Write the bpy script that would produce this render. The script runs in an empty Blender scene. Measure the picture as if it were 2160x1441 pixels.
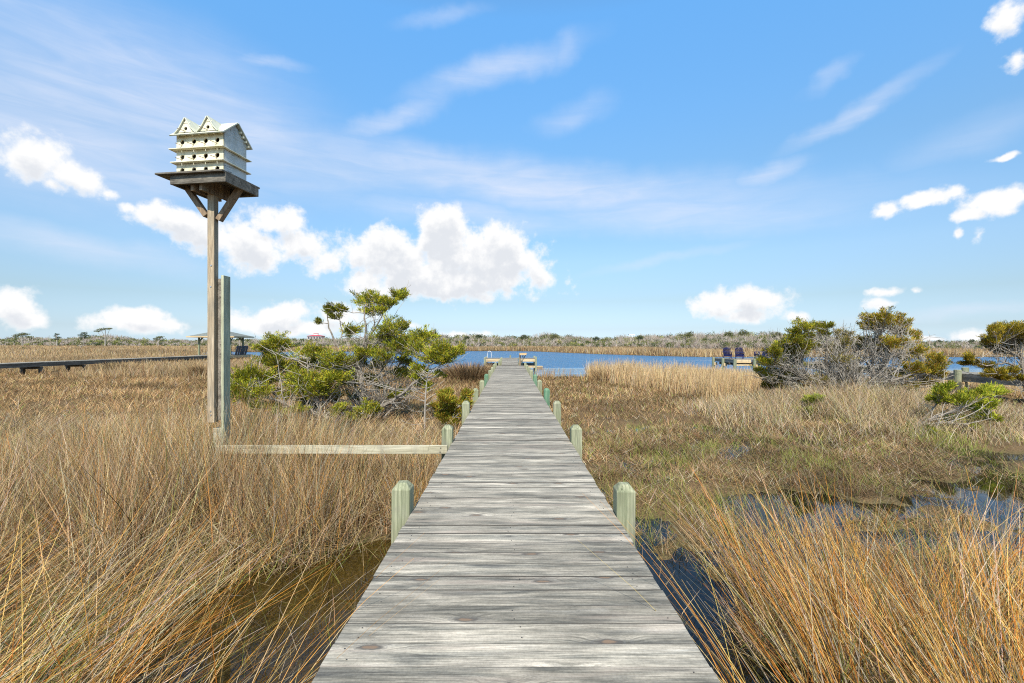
import bpy, bmesh, math, random
import numpy as np
from mathutils import Vector, Matrix, Euler

rng = np.random.default_rng(7)
random.seed(7)
sc = bpy.context.scene
C = sc.collection
R = math.radians

# ------------------------------------------------------------------ camera
WATER = 0.0
DECK = 1.05            # top of the deck above the water
EYE = 2.34             # lens above the water
F = 960.0              # focal length in pixels of the 2160 px photograph
cam = bpy.data.cameras.new('camera')
cam.lens = 16.0; cam.sensor_width = 36.0
cam.shift_x = 4 / 2160.0
cam.shift_y = 4.5 / 2160.0
cam.clip_start = 0.05; cam.clip_end = 9000
camo = bpy.data.objects.new('camera', cam)
camo.location = (0, 0, EYE); camo.rotation_euler = (R(90), 0, 0)
C.objects.link(camo); sc.camera = camo

def P(px, py, d):
    """world point seen at a pixel of the photograph, d metres down the dock"""
    return Vector(((px - 1076) / F * d, d, EYE - (py - 725) / F * d))

# ------------------------------------------------------------------ light
SUN_EL, SUN_AZ = 47.0, 183.0       # azimuth measured from +y, clockwise: the sun stands behind the viewer
sun = bpy.data.lights.new('sun', 'SUN')
sun.energy = 4.4; sun.angle = R(0.53); sun.color = (1.0, 0.93, 0.82)
suno = bpy.data.objects.new('sun', sun)
sd = Vector((math.sin(R(SUN_AZ)) * math.cos(R(SUN_EL)), math.cos(R(SUN_AZ)) * math.cos(R(SUN_EL)), math.sin(R(SUN_EL))))
suno.rotation_euler = sd.to_track_quat('Z', 'Y').to_euler()
suno.location = (0, -20, 40)
C.objects.link(suno)

sc.view_settings.view_transform = 'Standard'
sc.view_settings.look = 'None'
sc.view_settings.exposure = 0.6
sc.view_settings.gamma = 1.0
sc.cycles.max_bounces = 7
sc.cycles.diffuse_bounces = 2
sc.cycles.glossy_bounces = 3
sc.cycles.transparent_max_bounces = 8
sc.cycles.transmission_bounces = 3
sc.cycles.use_denoising = False
sc.cycles.filter_width = 1.1
sc.cycles.caustics_reflective = False
sc.cycles.caustics_refractive = False

# ------------------------------------------------------------------ node helper
class NT:
    def __init__(s, tree):
        s.t = tree; s.n = tree.nodes; s.l = tree.links
    def new(s, typ, **kw):
        n = s.n.new(typ)
        for k, v in kw.items(): setattr(n, k, v)
        return n
    def put(s, sock, v):
        if v is None: return
        if isinstance(v, bpy.types.NodeSocket): s.l.new(v, sock)
        else:
            if hasattr(sock, 'default_value'):
                try: sock.default_value = v
                except Exception:
                    sock.default_value = (*v, 1.0) if len(v) == 3 else v
    def math(s, op, a, b=None, c=None, clamp=False):
        n = s.new('ShaderNodeMath', operation=op, use_clamp=clamp)
        s.put(n.inputs[0], a); s.put(n.inputs[1], b); s.put(n.inputs[2], c)
        return n.outputs[0]
    def vmath(s, op, a, b=None, c=None):
        n = s.new('ShaderNodeVectorMath', operation=op)
        s.put(n.inputs[0], a)
        if b is not None: s.put(n.inputs[1], b)
        if c is not None: s.put(n.inputs[2], c)
        return n.outputs['Value'] if op in ('LENGTH', 'DOT_PRODUCT', 'DISTANCE') else n.outputs[0]
    def noise(s, vec, scale, detail=3.0, rough=0.5, dist=0.0, dim='3D'):
        n = s.new('ShaderNodeTexNoise', noise_dimensions=dim)
        s.put(n.inputs['Vector'], vec); s.put(n.inputs['Scale'], scale)
        s.put(n.inputs['Detail'], detail); s.put(n.inputs['Roughness'], rough); s.put(n.inputs['Distortion'], dist)
        return n.outputs['Fac']
    def ramp(s, fac, stops, interp='LINEAR'):
        n = s.new('ShaderNodeValToRGB'); cr = n.color_ramp; cr.interpolation = interp
        while len(cr.elements) < len(stops): cr.elements.new(0.5)
        for e, (p, c) in zip(cr.elements, stops):
            e.position = p
            e.color = (c, c, c, 1) if not hasattr(c, '__len__') else (*c, 1)
        s.put(n.inputs[0], fac)
        return n.outputs[0]
    def mix(s, fac, a, b, blend='MIX'):
        n = s.new('ShaderNodeMix', data_type='RGBA', blend_type=blend)
        s.put(n.inputs[0], fac); s.put(n.inputs[6], a); s.put(n.inputs[7], b)
        return n.outputs[2]
    def smooth(s, v, a, b, lo=0.0, hi=1.0):
        n = s.new('ShaderNodeMapRange', interpolation_type='SMOOTHSTEP')
        s.put(n.inputs[0], v); s.put(n.inputs[1], a); s.put(n.inputs[2], b); s.put(n.inputs[3], lo); s.put(n.inputs[4], hi)
        return n.outputs[0]
    def comb(s, x, y, z):
        n = s.new('ShaderNodeCombineXYZ')
        s.put(n.inputs[0], x); s.put(n.inputs[1], y); s.put(n.inputs[2], z)
        return n.outputs[0]

def mat(name):
    m = bpy.data.materials.new(name); m.use_nodes = True
    t = NT(m.node_tree)
    return m, t, m.node_tree.nodes['Principled BSDF']

# ------------------------------------------------------------------ sky
world = bpy.data.worlds.new('World'); sc.world = world; world.use_nodes = True
w = NT(world.node_tree)
for n in list(w.n): w.n.remove(n)
sky = w.new('ShaderNodeTexSky', sky_type='NISHITA')
sky.sun_disc = False
sky.sun_elevation = R(SUN_EL); sky.sun_rotation = R(SUN_AZ)
sky.air_density = 1.0; sky.dust_density = 0.6; sky.ozone_density = 1.6; sky.altitude = 0
tc = w.new('ShaderNodeTexCoord').outputs['Generated']
sx = w.new('ShaderNodeSeparateXYZ'); w.l.new(tc, sx.inputs[0])
az = w.math('ARCTAN2', sx.outputs[0], sx.outputs[1])
hyp = w.math('SQRT', w.math('ADD', w.math('MULTIPLY', sx.outputs[0], sx.outputs[0]), w.math('MULTIPLY', sx.outputs[1], sx.outputs[1])))
el = w.math('ARCTAN2', sx.outputs[2], hyp)
ae = w.comb(az, el, 0.0)
def sky_ae(px, py):
    u = (px - 1076) / F; v = (725 - py) / F
    return math.atan(u), math.atan(v / math.hypot(1, u))
# warped coordinates give the cumulus its billows
nz = w.new('ShaderNodeTexNoise'); w.put(nz.inputs['Vector'], tc); nz.inputs['Scale'].default_value = 9; nz.inputs['Detail'].default_value = 5; nz.inputs['Roughness'].default_value = 0.55
wob = w.vmath('MULTIPLY', w.vmath('SUBTRACT', nz.outputs['Color'], (0.5, 0.5, 0.5)), (0.05, 0.035, 0))
aew = w.vmath('ADD', ae, wob)
CUM = [(815,545,88,68),(1010,592,165,40),(890,602,150,26),(1060,520,80,50),  # centre x, y and radii, in photograph pixels
    (840,555,85,58),(935,505,72,66),(985,548,120,70),(1085,555,85,62),(1140,585,45,28),(770,600,55,30),(880,585,120,36),(1030,590,130,30),(955,470,40,30),
    (318,452,54,36),(370,468,80,42),(430,490,70,48),(540,515,85,52),(560,470,45,28),(635,515,62,42),(690,560,48,28),(610,470,40,25),(262,432,20,12),
    (75,335,68,56),(60,320,40,34),(150,368,66,30),(112,392,24,16),(216,400,20,12),
    (15,640,62,36),(40,670,55,26),(280,685,85,22),(305,668,52,16),(575,668,85,24),(620,655,48,26),(545,680,70,22),(720,668,60,22),(660,690,90,16),
    (1585,632,70,30),(1520,645,62,22),(1570,662,62,18),(1680,668,30,11),(1870,640,27,10),(1885,613,34,8),(1940,612,12,6),
    (2095,425,66,28),(2140,412,44,24),(2050,450,40,14),(1935,418,52,14),(1985,412,34,16),(1870,440,22,14),(2020,405,34,12),
    (2135,35,46,42),(2150,118,22,26),(2125,330,36,8),(2060,495,18,18),(2018,492,10,14),
    (2035,705,52,14),(2100,712,40,10),(1015,702,26,9),(1960,712,40,8),(960,708,30,7),(850,690,40,10)]
def cumulus(shift):
    src = aew if shift == 0 else w.vmath('ADD', aew, (0, shift, 0))
    best = None
    for cx, cy, rx, ry in CUM:
        a, e = sky_ae(cx, cy)
        ra = rx / F * math.cos(a) ** 2
        re = ry / F * math.cos(a) * math.cos(e) ** 2
        q = w.vmath('MULTIPLY_ADD', src, (1 / ra, 1 / re, 0), (-a / ra, -e / re, 0))
        L = w.vmath('LENGTH', q)
        if rx < 62: L = w.math('MULTIPLY_ADD', L, (.55 if rx < 36 else .86), (.56 if rx < 36 else .17))
        if best is None: best = L
        else:
            n = w.new('ShaderNodeMath', operation='SMOOTH_MIN'); w.put(n.inputs[0], best); w.put(n.inputs[1], L); n.inputs[2].default_value = 0.25
            best = n.outputs[0]
    p = tc if shift == 0 else w.vmath('ADD', tc, (0, 0, shift))
    nf = w.noise(p, 17.0, 6.0, 0.56)
    nf2 = w.noise(p, 52.0, 5.0, 0.6)
    f = w.math('ADD', w.math('SUBTRACT', 1.22, best), w.math('MULTIPLY_ADD', nf, 2.0, -1.0))
    return w.math('ADD', f, w.math('MULTIPLY_ADD', nf2, 1.0, -0.5))
field = cumulus(0)
calpha = w.smooth(field, -0.05, 0.62)
# undersides lie in the cloud's own shade: thick cloud overhead means grey
shade = w.math('MULTIPLY', w.smooth(cumulus(0.024), 0.30, 1.10), w.smooth(field, 0.1, 0.7))
ccol = w.mix(shade, (1.0, 1.0, 1.0), (0.77, 0.80, 0.85))
# cirrus: long soft streaks
CIR = [(120,290,460,130,-4,0.46),(330,170,460,130,-6,0.32),(200,330,520,70,-4,0.42),(250,110,420,60,-3,0.4),(640,330,420,60,-6,0.35),(1080,390,620,52,-7,0.5),(430,260,480,110,-9,0.5),(150,190,300,120,-6,0.42),(1050,150,185,34,14,0.5),(1180,105,50,34,20,0.4),(820,250,150,22,20,0.45),(1420,455,360,38,-4,0.5),
       (1620,368,95,18,6,0.45),(1800,235,175,18,20,0.42),(170,520,330,34,-7,0.42),(1210,240,90,24,12,0.3),(930,40,90,16,10,0.3),(1400,545,160,9,8,0.3),(2050,290,200,40,8,0.22),
       (130,225,60,22,8,0.5),(560,140,110,14,8,0.35),(1750,165,60,14,22,0.3),(2000,660,260,10,6,0.3),(1000,455,300,30,-4,0.45)]
cs = None
for cx, cy, rx, ry, rot, amp in CIR:
    a, e = sky_ae(cx, cy)
    ry *= 1.35 if ry < 30 else 1.1; amp *= .8 if ry < 45 else 1.0
    ra = rx / F * math.cos(a) ** 2; re = ry / F * math.cos(a) * math.cos(e) ** 2
    mp = w.new('ShaderNodeMapping', vector_type='TEXTURE')
    w.put(mp.inputs[0], w.vmath('ADD', ae, w.vmath('MULTIPLY', wob, (2.4, 1.5, 0))))
    mp.inputs['Location'].default_value = (a, e, 0); mp.inputs['Rotation'].default_value = (0, 0, R(rot)); mp.inputs['Scale'].default_value = (ra, re, 1)
    L = w.vmath('LENGTH', mp.outputs[0])
    v = w.smooth(L, 1.45, 0.0, 0.0, min(.85, amp * 1.45))
    cs = v if cs is None else w.math('MAXIMUM', cs, v)
stre = w.new('ShaderNodeMapping'); w.put(stre.inputs[0], ae); stre.inputs['Rotation'].default_value = (0, 0, R(6)); stre.inputs['Scale'].default_value = (4, 26, 1)
sn = w.noise(stre.outputs[0], 1.6, 6.0, 0.6, 0.6)
calpha2 = w.math('MULTIPLY', cs, w.smooth(sn, 0.20, 0.85, 0.55, 1.12))
# haze of the clear sky, a little bluer than the model
tint = w.ramp(w.math('MULTIPLY', el, 1.0, clamp=True), [(0.0, (.33, .44, .67)), (.03, (.27, .325, .45)), (.09, (.30, .325, .355)), (.175, (.39, .43, .445)), (.35, (.415, .557, .588)), (.455, (.438, .665, .735)), (.62, (.48, .82, .935)), (.85, (.55, .60, .58))])
tint = w.vmath('SCALE', tint); tint.node.inputs['Scale'].default_value = 2.0
skyc = w.mix(1.0, sky.outputs[0], tint, 'MULTIPLY')
CL = 5.6
white1 = w.vmath('SCALE', ccol, None); white1.node.inputs['Scale'].default_value = CL
white2 = w.comb(CL * 0.80, CL * 0.85, CL * 0.98)
c1 = w.mix(calpha2, skyc, white2)
c2 = w.mix(calpha, c1, white1)
bg = w.new('ShaderNodeBackground'); w.put(bg.inputs[0], c2); bg.inputs[1].default_value = 0.12
ow = w.new('ShaderNodeOutputWorld'); w.l.new(bg.outputs[0], ow.inputs[0])
world.cycles.sampling_method = 'MANUAL'; world.cycles.sample_map_resolution = 1024

# ------------------------------------------------------------------ mesh helpers
def link(name, me, mats=None, parent=None, loc=None):
    o = bpy.data.objects.new(name, me)
    C.objects.link(o)
    if mats is not None:
        for m in (mats if isinstance(mats, (list, tuple)) else [mats]): me.materials.append(m)
    if parent is not None: o.parent = parent
    if loc is not None: o.location = loc
    return o

def tag(o, label=None, cat=None, group=None, kind=None):
    if label: o['label'] = label
    if cat: o['category'] = cat
    if group: o['group'] = group
    if kind: o['kind'] = kind
    return o

def thing(name, loc, label, cat, group=None, rz=0.0):
    o = bpy.data.objects.new(name, None); C.objects.link(o)
    o.empty_display_size = 0.2
    o.location = loc; o.rotation_euler = (0, 0, rz)
    return tag(o, label, cat, group)

class MB:
    """collects boxes, prisms, tubes; builds one mesh"""
    def __init__(s): s.v = []; s.f = []; s.mi = []
    def add(s, vs, fs, mi=0):
        b = len(s.v); s.v += [tuple(v) for v in vs]
        s.f += [tuple(b + i for i in f) for f in fs]; s.mi += [mi] * len(fs)
    def hexa(s, v8, mi=0):
        s.add(v8, [(3,2,1,0),(4,5,6,7),(0,1,5,4),(1,2,6,5),(2,3,7,6),(3,0,4,7)], mi)
    def box(s, x0, x1, y0, y1, z0, z1, mi=0):
        s.hexa([(x0,y0,z0),(x1,y0,z0),(x1,y1,z0),(x0,y1,z0),(x0,y0,z1),(x1,y0,z1),(x1,y1,z1),(x0,y1,z1)], mi)
    def bar(s, a, b, wd, th, up=(0,0,1), mi=0):
        a = Vector(a); b = Vector(b); d = (b - a).normalized()
        u = Vector(up); sd_ = d.cross(u)
        if sd_.length < 1e-4: sd_ = d.cross(Vector((0,1,0)))
        sd_.normalize(); u = sd_.cross(d).normalized()
        x = sd_ * wd / 2; z = u * th / 2
        s.hexa([a-x-z, a+x-z, b+x-z, b-x-z, a-x+z, a+x+z, b+x+z, b-x+z], mi)
    def tube(s, pts, rad, n=6, mi=0, cap=True):
        pts = [Vector(p) for p in pts]
        if not hasattr(rad, '__len__'): rad = [rad] * len(pts)
        ref = Vector((0.31, 0.22, 0.93)); b = len(s.v)
        for i, p in enumerate(pts):
            t = (pts[min(i+1, len(pts)-1)] - pts[max(i-1, 0)])
            if t.length < 1e-6: t = Vector((0,0,1))
            t.normalize()
            r0 = ref if abs(t.dot(ref)) < 0.95 else Vector((1,0,0))
            u = t.cross(r0).normalized(); v = t.cross(u)
            for k in range(n):
                a = 2 * math.pi * k / n
                s.v.append(tuple(p + (u * math.cos(a) + v * math.sin(a)) * rad[i]))
        for i in range(len(pts) - 1):
            for k in range(n):
                k2 = (k + 1) % n
                s.f.append((b + i*n + k, b + i*n + k2, b + (i+1)*n + k2, b + (i+1)*n + k)); s.mi.append(mi)
        if cap:
            s.f.append(tuple(b + k for k in range(n))[::-1]); s.mi.append(mi)
            e = b + (len(pts)-1)*n
            s.f.append(tuple(e + k for k in range(n))); s.mi.append(mi)
    def build(s, name, mats, parent=None, smooth=False, bevel=0.0):
        me = bpy.data.meshes.new(name)
        me.from_pydata(s.v, [], s.f)
        me.polygons.foreach_set('material_index', s.mi)
        if bevel:
            bm = bmesh.new(); bm.from_mesh(me)
            bmesh.ops.bevel(bm, geom=list(bm.edges), offset=bevel, segments=1, affect='EDGES', clamp_overlap=True)
            bm.to_mesh(me); bm.free()
        if smooth: me.polygons.foreach_set('use_smooth', [True] * len(me.polygons))
        me.update()
        return link(name, me, mats, parent)

def ribbons(name, base, axis, bend, side, width, col, segs, material, taper=0.25, parent=None, profile=None):
    """N thin blades in one mesh: base (N,3), axis (N,3), bend (N,3), side (N,3 unit), width (N)"""
    N = len(base)
    t = np.linspace(0, 1, segs + 1)
    wp = profile if profile is not None else (1 - (1 - taper) * t ** 1.5)
    c = base[:, None, :] + axis[:, None, :] * t[None, :, None] + bend[:, None, :] * (t ** 2)[None, :, None]
    off = side[:, None, :] * (width[:, None] * 0.5 * np.asarray(wp)[None, :])[:, :, None]
    v = np.stack([c - off, c + off], axis=2).reshape(-1, 3)          # N, segs+1, 2
    nv = 2 * (segs + 1)
    q = []
    for i in range(segs): q.append([2*i, 2*i+1, 2*i+3, 2*i+2])
    f = (np.arange(N)[:, None, None] * nv + np.array(q)[None]).reshape(-1)
    me = bpy.data.meshes.new(name)
    me.vertices.add(len(v)); me.vertices.foreach_set('co', v.astype(np.float32).ravel())
    nf_ = N * segs
    me.loops.add(nf_ * 4); me.loops.foreach_set('vertex_index', f.astype(np.int32))
    me.polygons.add(nf_); me.polygons.foreach_set('loop_start', np.arange(0, nf_ * 4, 4, dtype=np.int32))
    at = me.attributes.new('col', 'FLOAT_COLOR', 'POINT')
    cc = np.ones((N, nv, 4), np.float32); cc[:, :, :3] = col[:, None, :]
    at.data.foreach_set('color', cc.ravel())
    me.update(calc_edges=True)
    return link(name, me, material, parent)

def unit(v):
    return v / np.maximum(np.linalg.norm(v, axis=-1, keepdims=True), 1e-9)

def pick(pal, wts, n, var=0.18):
    pal = np.array(pal, float); wts = np.array(wts, float); wts /= wts.sum()
    c = pal[rng.choice(len(pal), n, p=wts)]
    return np.clip(c * (1 + rng.normal(0, var, (n, 1))) * (1 + rng.normal(0, var * 0.25, (n, 3))), 0.005, 0.9)

def blade_mat(name, transl=0.25, rough=0.75, spec=0.15):
    m, t, b = mat(name)
    a = t.new('ShaderNodeAttribute', attribute_name='col')
    t.l.new(a.outputs['Color'], b.inputs['Base Color'])
    b.inputs['Roughness'].default_value = rough
    b.inputs['Specular IOR Level'].default_value = spec
    tr = t.new('ShaderNodeBsdfTranslucent'); t.l.new(a.outputs['Color'], tr.inputs[0])
    mx = t.new('ShaderNodeMixShader'); mx.inputs[0].default_value = transl
    t.l.new(b.outputs[0], mx.inputs[1]); t.l.new(tr.outputs[0], mx.inputs[2])
    t.l.new(mx.outputs[0], t.n['Material Output'].inputs[0])
    return m

M_GRASS = blade_mat('dry_grass')
M_LEAF = blade_mat('juniper_foliage', 0.2, 0.7, 0.2)

# ------------------------------------------------------------------ materials of timber and metal
def wood(name, base, dark, light, along='z', scale=1.0, contrast=1.0, rough=0.8, rings=0.0):
    m, t, b = mat(name)
    tcn = t.new('ShaderNodeTexCoord').outputs['Object']
    oi = t.new('ShaderNodeObjectInfo').outputs['Random']
    st = {'z': (14, 14, 1.1), 'x': (1.1, 14, 14), 'y': (14, 1.1, 14)}[along]
    co = t.vmath('MULTIPLY', tcn, tuple(k * scale for k in st))
    co = t.vmath('ADD', co, t.comb(t.math('MULTIPLY', oi, 37.0), t.math('MULTIPLY', oi, 91.0), t.math('MULTIPLY', oi, 53.0)))
    g1 = t.noise(co, 1.0, 5, 0.6, 0.8)
    g2 = t.noise(co, 5.0, 3, 0.6, 0.2)
    col = t.ramp(g1, [(0.28, dark), (0.5, base), (0.74, light)])
    fine = t.smooth(g2, 0.35, 0.7, 1.0 - 0.30 * contrast, 1.08)
    col = t.mix(1.0, col, t.comb(fine, fine, fine), 'MULTIPLY')
    if rings:
        wv = t.new('ShaderNodeTexWave', wave_type='BANDS', bands_direction='X' if along != 'x' else 'Z')
        t.put(wv.inputs['Vector'], t.vmath('MULTIPLY', co, (1, 1, 0.5))); wv.inputs['Scale'].default_value = 0.9
        wv.inputs['Distortion'].default_value = 5.0; wv.inputs['Detail'].default_value = 1.5; wv.inputs['Detail Scale'].default_value = 0.5
        rf = t.smooth(wv.outputs['Fac'], 0.55, 0.98, 0.0, rings)
        col = t.mix(rf, col, dark)
    crk = t.noise(t.vmath('MULTIPLY', co, {'z': (3.2, 3.2, .45), 'x': (.45, 3.2, 3.2), 'y': (3.2, .45, 3.2)}[along]), 1.0, 2, .5, .3)
    col = t.mix(t.smooth(crk, .64, .70, 0, .7), col, tuple(k * .35 for k in dark))
    stn = t.noise(t.vmath('ADD', t.vmath('MULTIPLY', tcn, (5, 5, 3)), t.comb(t.math('MULTIPLY', oi, 71.0), 0, 0)), 1.0, 5, .6)
    col = t.mix(t.smooth(stn, .50, .72, 0, .55), col, (.20, .185, .15, 1))
    t.put(b.inputs['Base Color'], col)
    b.inputs['Roughness'].default_value = rough; b.inputs['Specular IOR Level'].default_value = 0.2
    bp = t.new('ShaderNodeBump'); bp.inputs['Strength'].default_value = 0.5; bp.inputs['Distance'].default_value = 0.004
    t.put(bp.inputs['Height'], g2); t.l.new(bp.outputs[0], b.inputs['Normal'])
    return m

M_POST = wood('green_treated_post', (0.285, 0.295, 0.185), (0.15, 0.165, 0.095), (0.40, 0.385, 0.26), 'z', 1.0, 0.8, rings=0.55)
M_POSTD = wood('deep_green_treated_post', (0.12, 0.23, 0.14), (0.07, 0.16, 0.095), (0.19, 0.30, 0.19), 'z', 1.0, 0.8, rings=0.3)
M_NEWX = wood('pale_new_board', (0.44, 0.40, 0.28), (0.27, 0.24, 0.15), (0.54, 0.50, 0.38), 'x', 1.0, 0.6)
M_PINEX = wood('yellow_pine_beam', (0.60, 0.44, 0.24), (0.45, 0.30, 0.15), (0.68, 0.55, 0.34), 'x', 0.6, 0.6)
M_POLE = wood('tan_weathered_pole', (0.42, 0.33, 0.22), (0.28, 0.21, 0.14), (0.52, 0.43, 0.31), 'z', 1.0, 1.0)
M_PLANK = wood('green_tinted_plank', (0.42, 0.42, 0.28), (0.29, 0.28, 0.19), (0.52, 0.52, 0.37), 'z', 1.0, 0.9, rings=0.4)
M_GREYX = wood('grey_weathered_timber', (0.17, 0.15, 0.12), (0.06, 0.055, 0.045), (0.30, 0.27, 0.22), 'x', 1.0, 1.2)
M_GREYY = wood('grey_weathered_timber_lengthwise', (0.25, 0.22, 0.18), (0.12, 0.105, 0.085), (0.38, 0.34, 0.28), 'y', 0.6, 1.2)
M_BROWN = wood('brown_weathered_brace', (0.27, 0.19, 0.12), (0.15, 0.10, 0.07), (0.38, 0.28, 0.18), 'z', 1.0, 1.0)

def plain(name, col, rough=0.5, metal=0.0, spec=0.4, var=0.12, sc_=6.0):
    m, t, b = mat(name)
    tcn = t.new('ShaderNodeTexCoord').outputs['Object']
    n = t.noise(tcn, sc_, 5, 0.6)
    f = t.smooth(n, 0.3, 0.7, 1 - var, 1 + var * 0.5)
    t.put(b.inputs['Base Color'], t.mix(1.0, (*col, 1), t.comb(f, f, f), 'MULTIPLY'))
    b.inputs['Roughness'].default_value = rough; b.inputs['Metallic'].default_value = metal; b.inputs['Specular IOR Level'].default_value = spec
    return m

M_STEEL = plain('galvanised_bolt', (0.6, 0.6, 0.6), 0.4, 1.0)
M_LADDER = plain('white_ladder_rail', (0.8, 0.8, 0.8), 0.35, 0.0)
M_NAVY = plain('navy_painted_wood', (0.014, 0.020, 0.10), 0.45, 0.0, 0.3, 0.1)
M_DARKW = plain('dark_bench_wood', (0.06, 0.07, 0.085), 0.7)
M_WALKW = wood('grey_brown_boardwalk_timber', (0.16, 0.135, 0.105), (0.09, 0.075, 0.06), (0.24, 0.205, 0.165), 'y', 0.6, 1.0)
M_SHINGLE = plain('green_grey_shingle', (0.19, 0.205, 0.185), 0.9, 0, 0.1, 0.35, 14)

# white paint that has flaked and stained
def flaked(name, base, stain, bare, amount):
    m, t, b = mat(name)
    tcn = t.new('ShaderNodeTexCoord').outputs['Object']
    n1 = t.noise(tcn, 7.0, 6, 0.6)
    co = t.vmath('MULTIPLY', tcn, (5, 5, 60))
    n2 = t.noise(co, 1.2, 4, 0.65, 0.3)
    c = t.mix(t.smooth(n1, 0.42, 0.68, 0, 0.75), base, stain)
    c = t.mix(t.smooth(t.noise(t.vmath('MULTIPLY', tcn, (24, 24, 4)), 1.0, 2, 0.5), 0.55, 0.75, 0, 0.4), c, stain)
    pe = t.math('MULTIPLY', t.smooth(n2, 0.57, 0.66), t.smooth(t.noise(tcn, 4.0, 3, 0.5), 0.62 - amount, 0.75 - amount))
    c = t.mix(pe, c, bare)
    t.put(b.inputs['Base Color'], c); b.inputs['Roughness'].default_value = 0.6; b.inputs['Specular IOR Level'].default_value = 0.25
    return m
M_PAINT = flaked('flaking_cream_paint', (0.74, 0.69, 0.52), (0.52, 0.46, 0.27), (0.22, 0.19, 0.14), 0.08)
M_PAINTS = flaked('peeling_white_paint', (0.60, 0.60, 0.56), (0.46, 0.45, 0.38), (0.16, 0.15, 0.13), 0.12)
M_ROOFP = flaked('mossy_cream_roof_paint', (0.56, 0.56, 0.46), (0.38, 0.40, 0.27), (0.25, 0.24, 0.16), 0.04)
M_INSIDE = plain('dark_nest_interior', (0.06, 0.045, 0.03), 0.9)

# deck boards: silver grey, dark streaks, knots
def deck_mat():
    m, t, b = mat('silver_grey_deck_boards')
    pos = t.new('ShaderNodeNewGeometry').outputs['Position']
    rn = t.new('ShaderNodeAttribute', attribute_name='rnd').outputs['Fac']
    s = t.new('ShaderNodeSeparateXYZ'); t.l.new(pos, s.inputs[0])
    x, y = s.outputs[0], s.outputs[1]
    kx = t.math('MULTIPLY_ADD', rn, 17.0, x)
    vo = t.new('ShaderNodeTexVoronoi', voronoi_dimensions='2D', feature='F1')
    t.put(vo.inputs['Vector'], t.comb(t.math('MULTIPLY', kx, 1.15), t.math('MULTIPLY', y, 3.6), 0))
    vo.inputs['Scale'].default_value = 1.0; vo.inputs['Randomness'].default_value = 1.0
    dk = t.math('ADD', vo.outputs['Distance'], t.math('MULTIPLY_ADD', t.noise(pos, 28, 2), 0.05, -0.025))
    near = t.smooth(dk, 0.26, 0.02)
    yd = t.math('MULTIPLY_ADD', near, 0.035, y)
    co = t.comb(t.math('MULTIPLY', kx, 1.3), t.math('MULTIPLY', yd, 26.0), t.math('MULTIPLY', rn, 40))
    g1 = t.noise(co, 1.0, 5, 0.62, 0.7)
    co2 = t.comb(t.math('MULTIPLY', kx, 4.0), t.math('MULTIPLY', yd, 150.0), t.math('MULTIPLY', rn, 40))
    g2 = t.noise(co2, 1.0, 4, 0.65, 0.25)
    blot = t.noise(t.comb(t.math('MULTIPLY', kx, 1.7), t.math('MULTIPLY', y, 15.0), t.math('MULTIPLY', rn, 31)), 1.0, 6, 0.66, 0.5)
    spk = t.noise(pos, 90, 3, 0.7)
    col = t.ramp(blot, [(0.30, (0.098, 0.094, 0.080)), (0.42, (0.225, 0.21, 0.17)), (0.53, (0.365, 0.328, 0.258)), (0.70, (0.565, 0.498, 0.395))])
    col = t.mix(t.smooth(g1, 0.42, 0.78, 0.0, 0.42), col, (0.11, 0.11, 0.112))
    col = t.mix(t.smooth(g1, 0.46, 0.20, 0.0, 0.5), col, (0.50, 0.465, 0.41))
    f2 = t.smooth(g2, 0.34, 0.68, 1.16, 0.60)
    col = t.mix(1.0, col, t.comb(f2, f2, f2), 'MULTIPLY')
    f3 = t.smooth(spk, 0.3, 0.75, 1.10, 0.84)
    col = t.mix(1.0, col, t.comb(f3, f3, f3), 'MULTIPLY')
    bt = t.math('MULTIPLY', t.math('MULTIPLY_ADD', rn, 0.46, 0.78), t.smooth(t.noise(t.comb(t.math('MULTIPLY', kx, 1.6), t.math('MULTIPLY', y, 4.0), rn), 1.0, 5, .65, .5), .32, .62, .70, 1.08))
    col = t.mix(1.0, col, t.comb(bt, bt, bt), 'MULTIPLY')
    warm = t.smooth(t.noise(t.comb(t.math('MULTIPLY', kx, 0.9), t.math('MULTIPLY', y, 9.0), rn), 1.3, 3), 0.55, 0.75, 0, 0.35)
    col = t.mix(warm, col, (0.46, 0.36, 0.29))
    # knots
    ring = t.math('SINE', t.math('MULTIPLY', dk, 170.0))
    col = t.mix(t.math('MULTIPLY', t.smooth(dk, 0.17, 0.05), t.smooth(ring, 0.1, 0.9, 0, 0.4)), col, (0.15, 0.145, 0.14))
    col = t.mix(t.smooth(dk, 0.085, 0.045, 0, 0.85), col, (0.09, 0.082, 0.072))
    col = t.mix(t.smooth(dk, 0.05, 0.02), col, (0.20, 0.14, 0.095))
    t.put(b.inputs['Base Color'], col)
    b.inputs['Roughness'].default_value = 0.85; b.inputs['Specular IOR Level'].default_value = 0.2
    bp = t.new('ShaderNodeBump'); bp.inputs['Strength'].default_value = 0.5; bp.inputs['Distance'].default_value = 0.003
    t.put(bp.inputs['Height'], t.math('SUBTRACT', g1, t.math('MULTIPLY', g2, 0.9))); t.l.new(bp.outputs[0], b.inputs['Normal'])
    return m
M_DECK = deck_mat()
M_NAIL = plain('gap_shade_and_nail_head', (0.060, 0.054, 0.047), 0.8, 0.1)  # nail heads, and plank edges coloured dark to stand in for shade in the gaps

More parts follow.
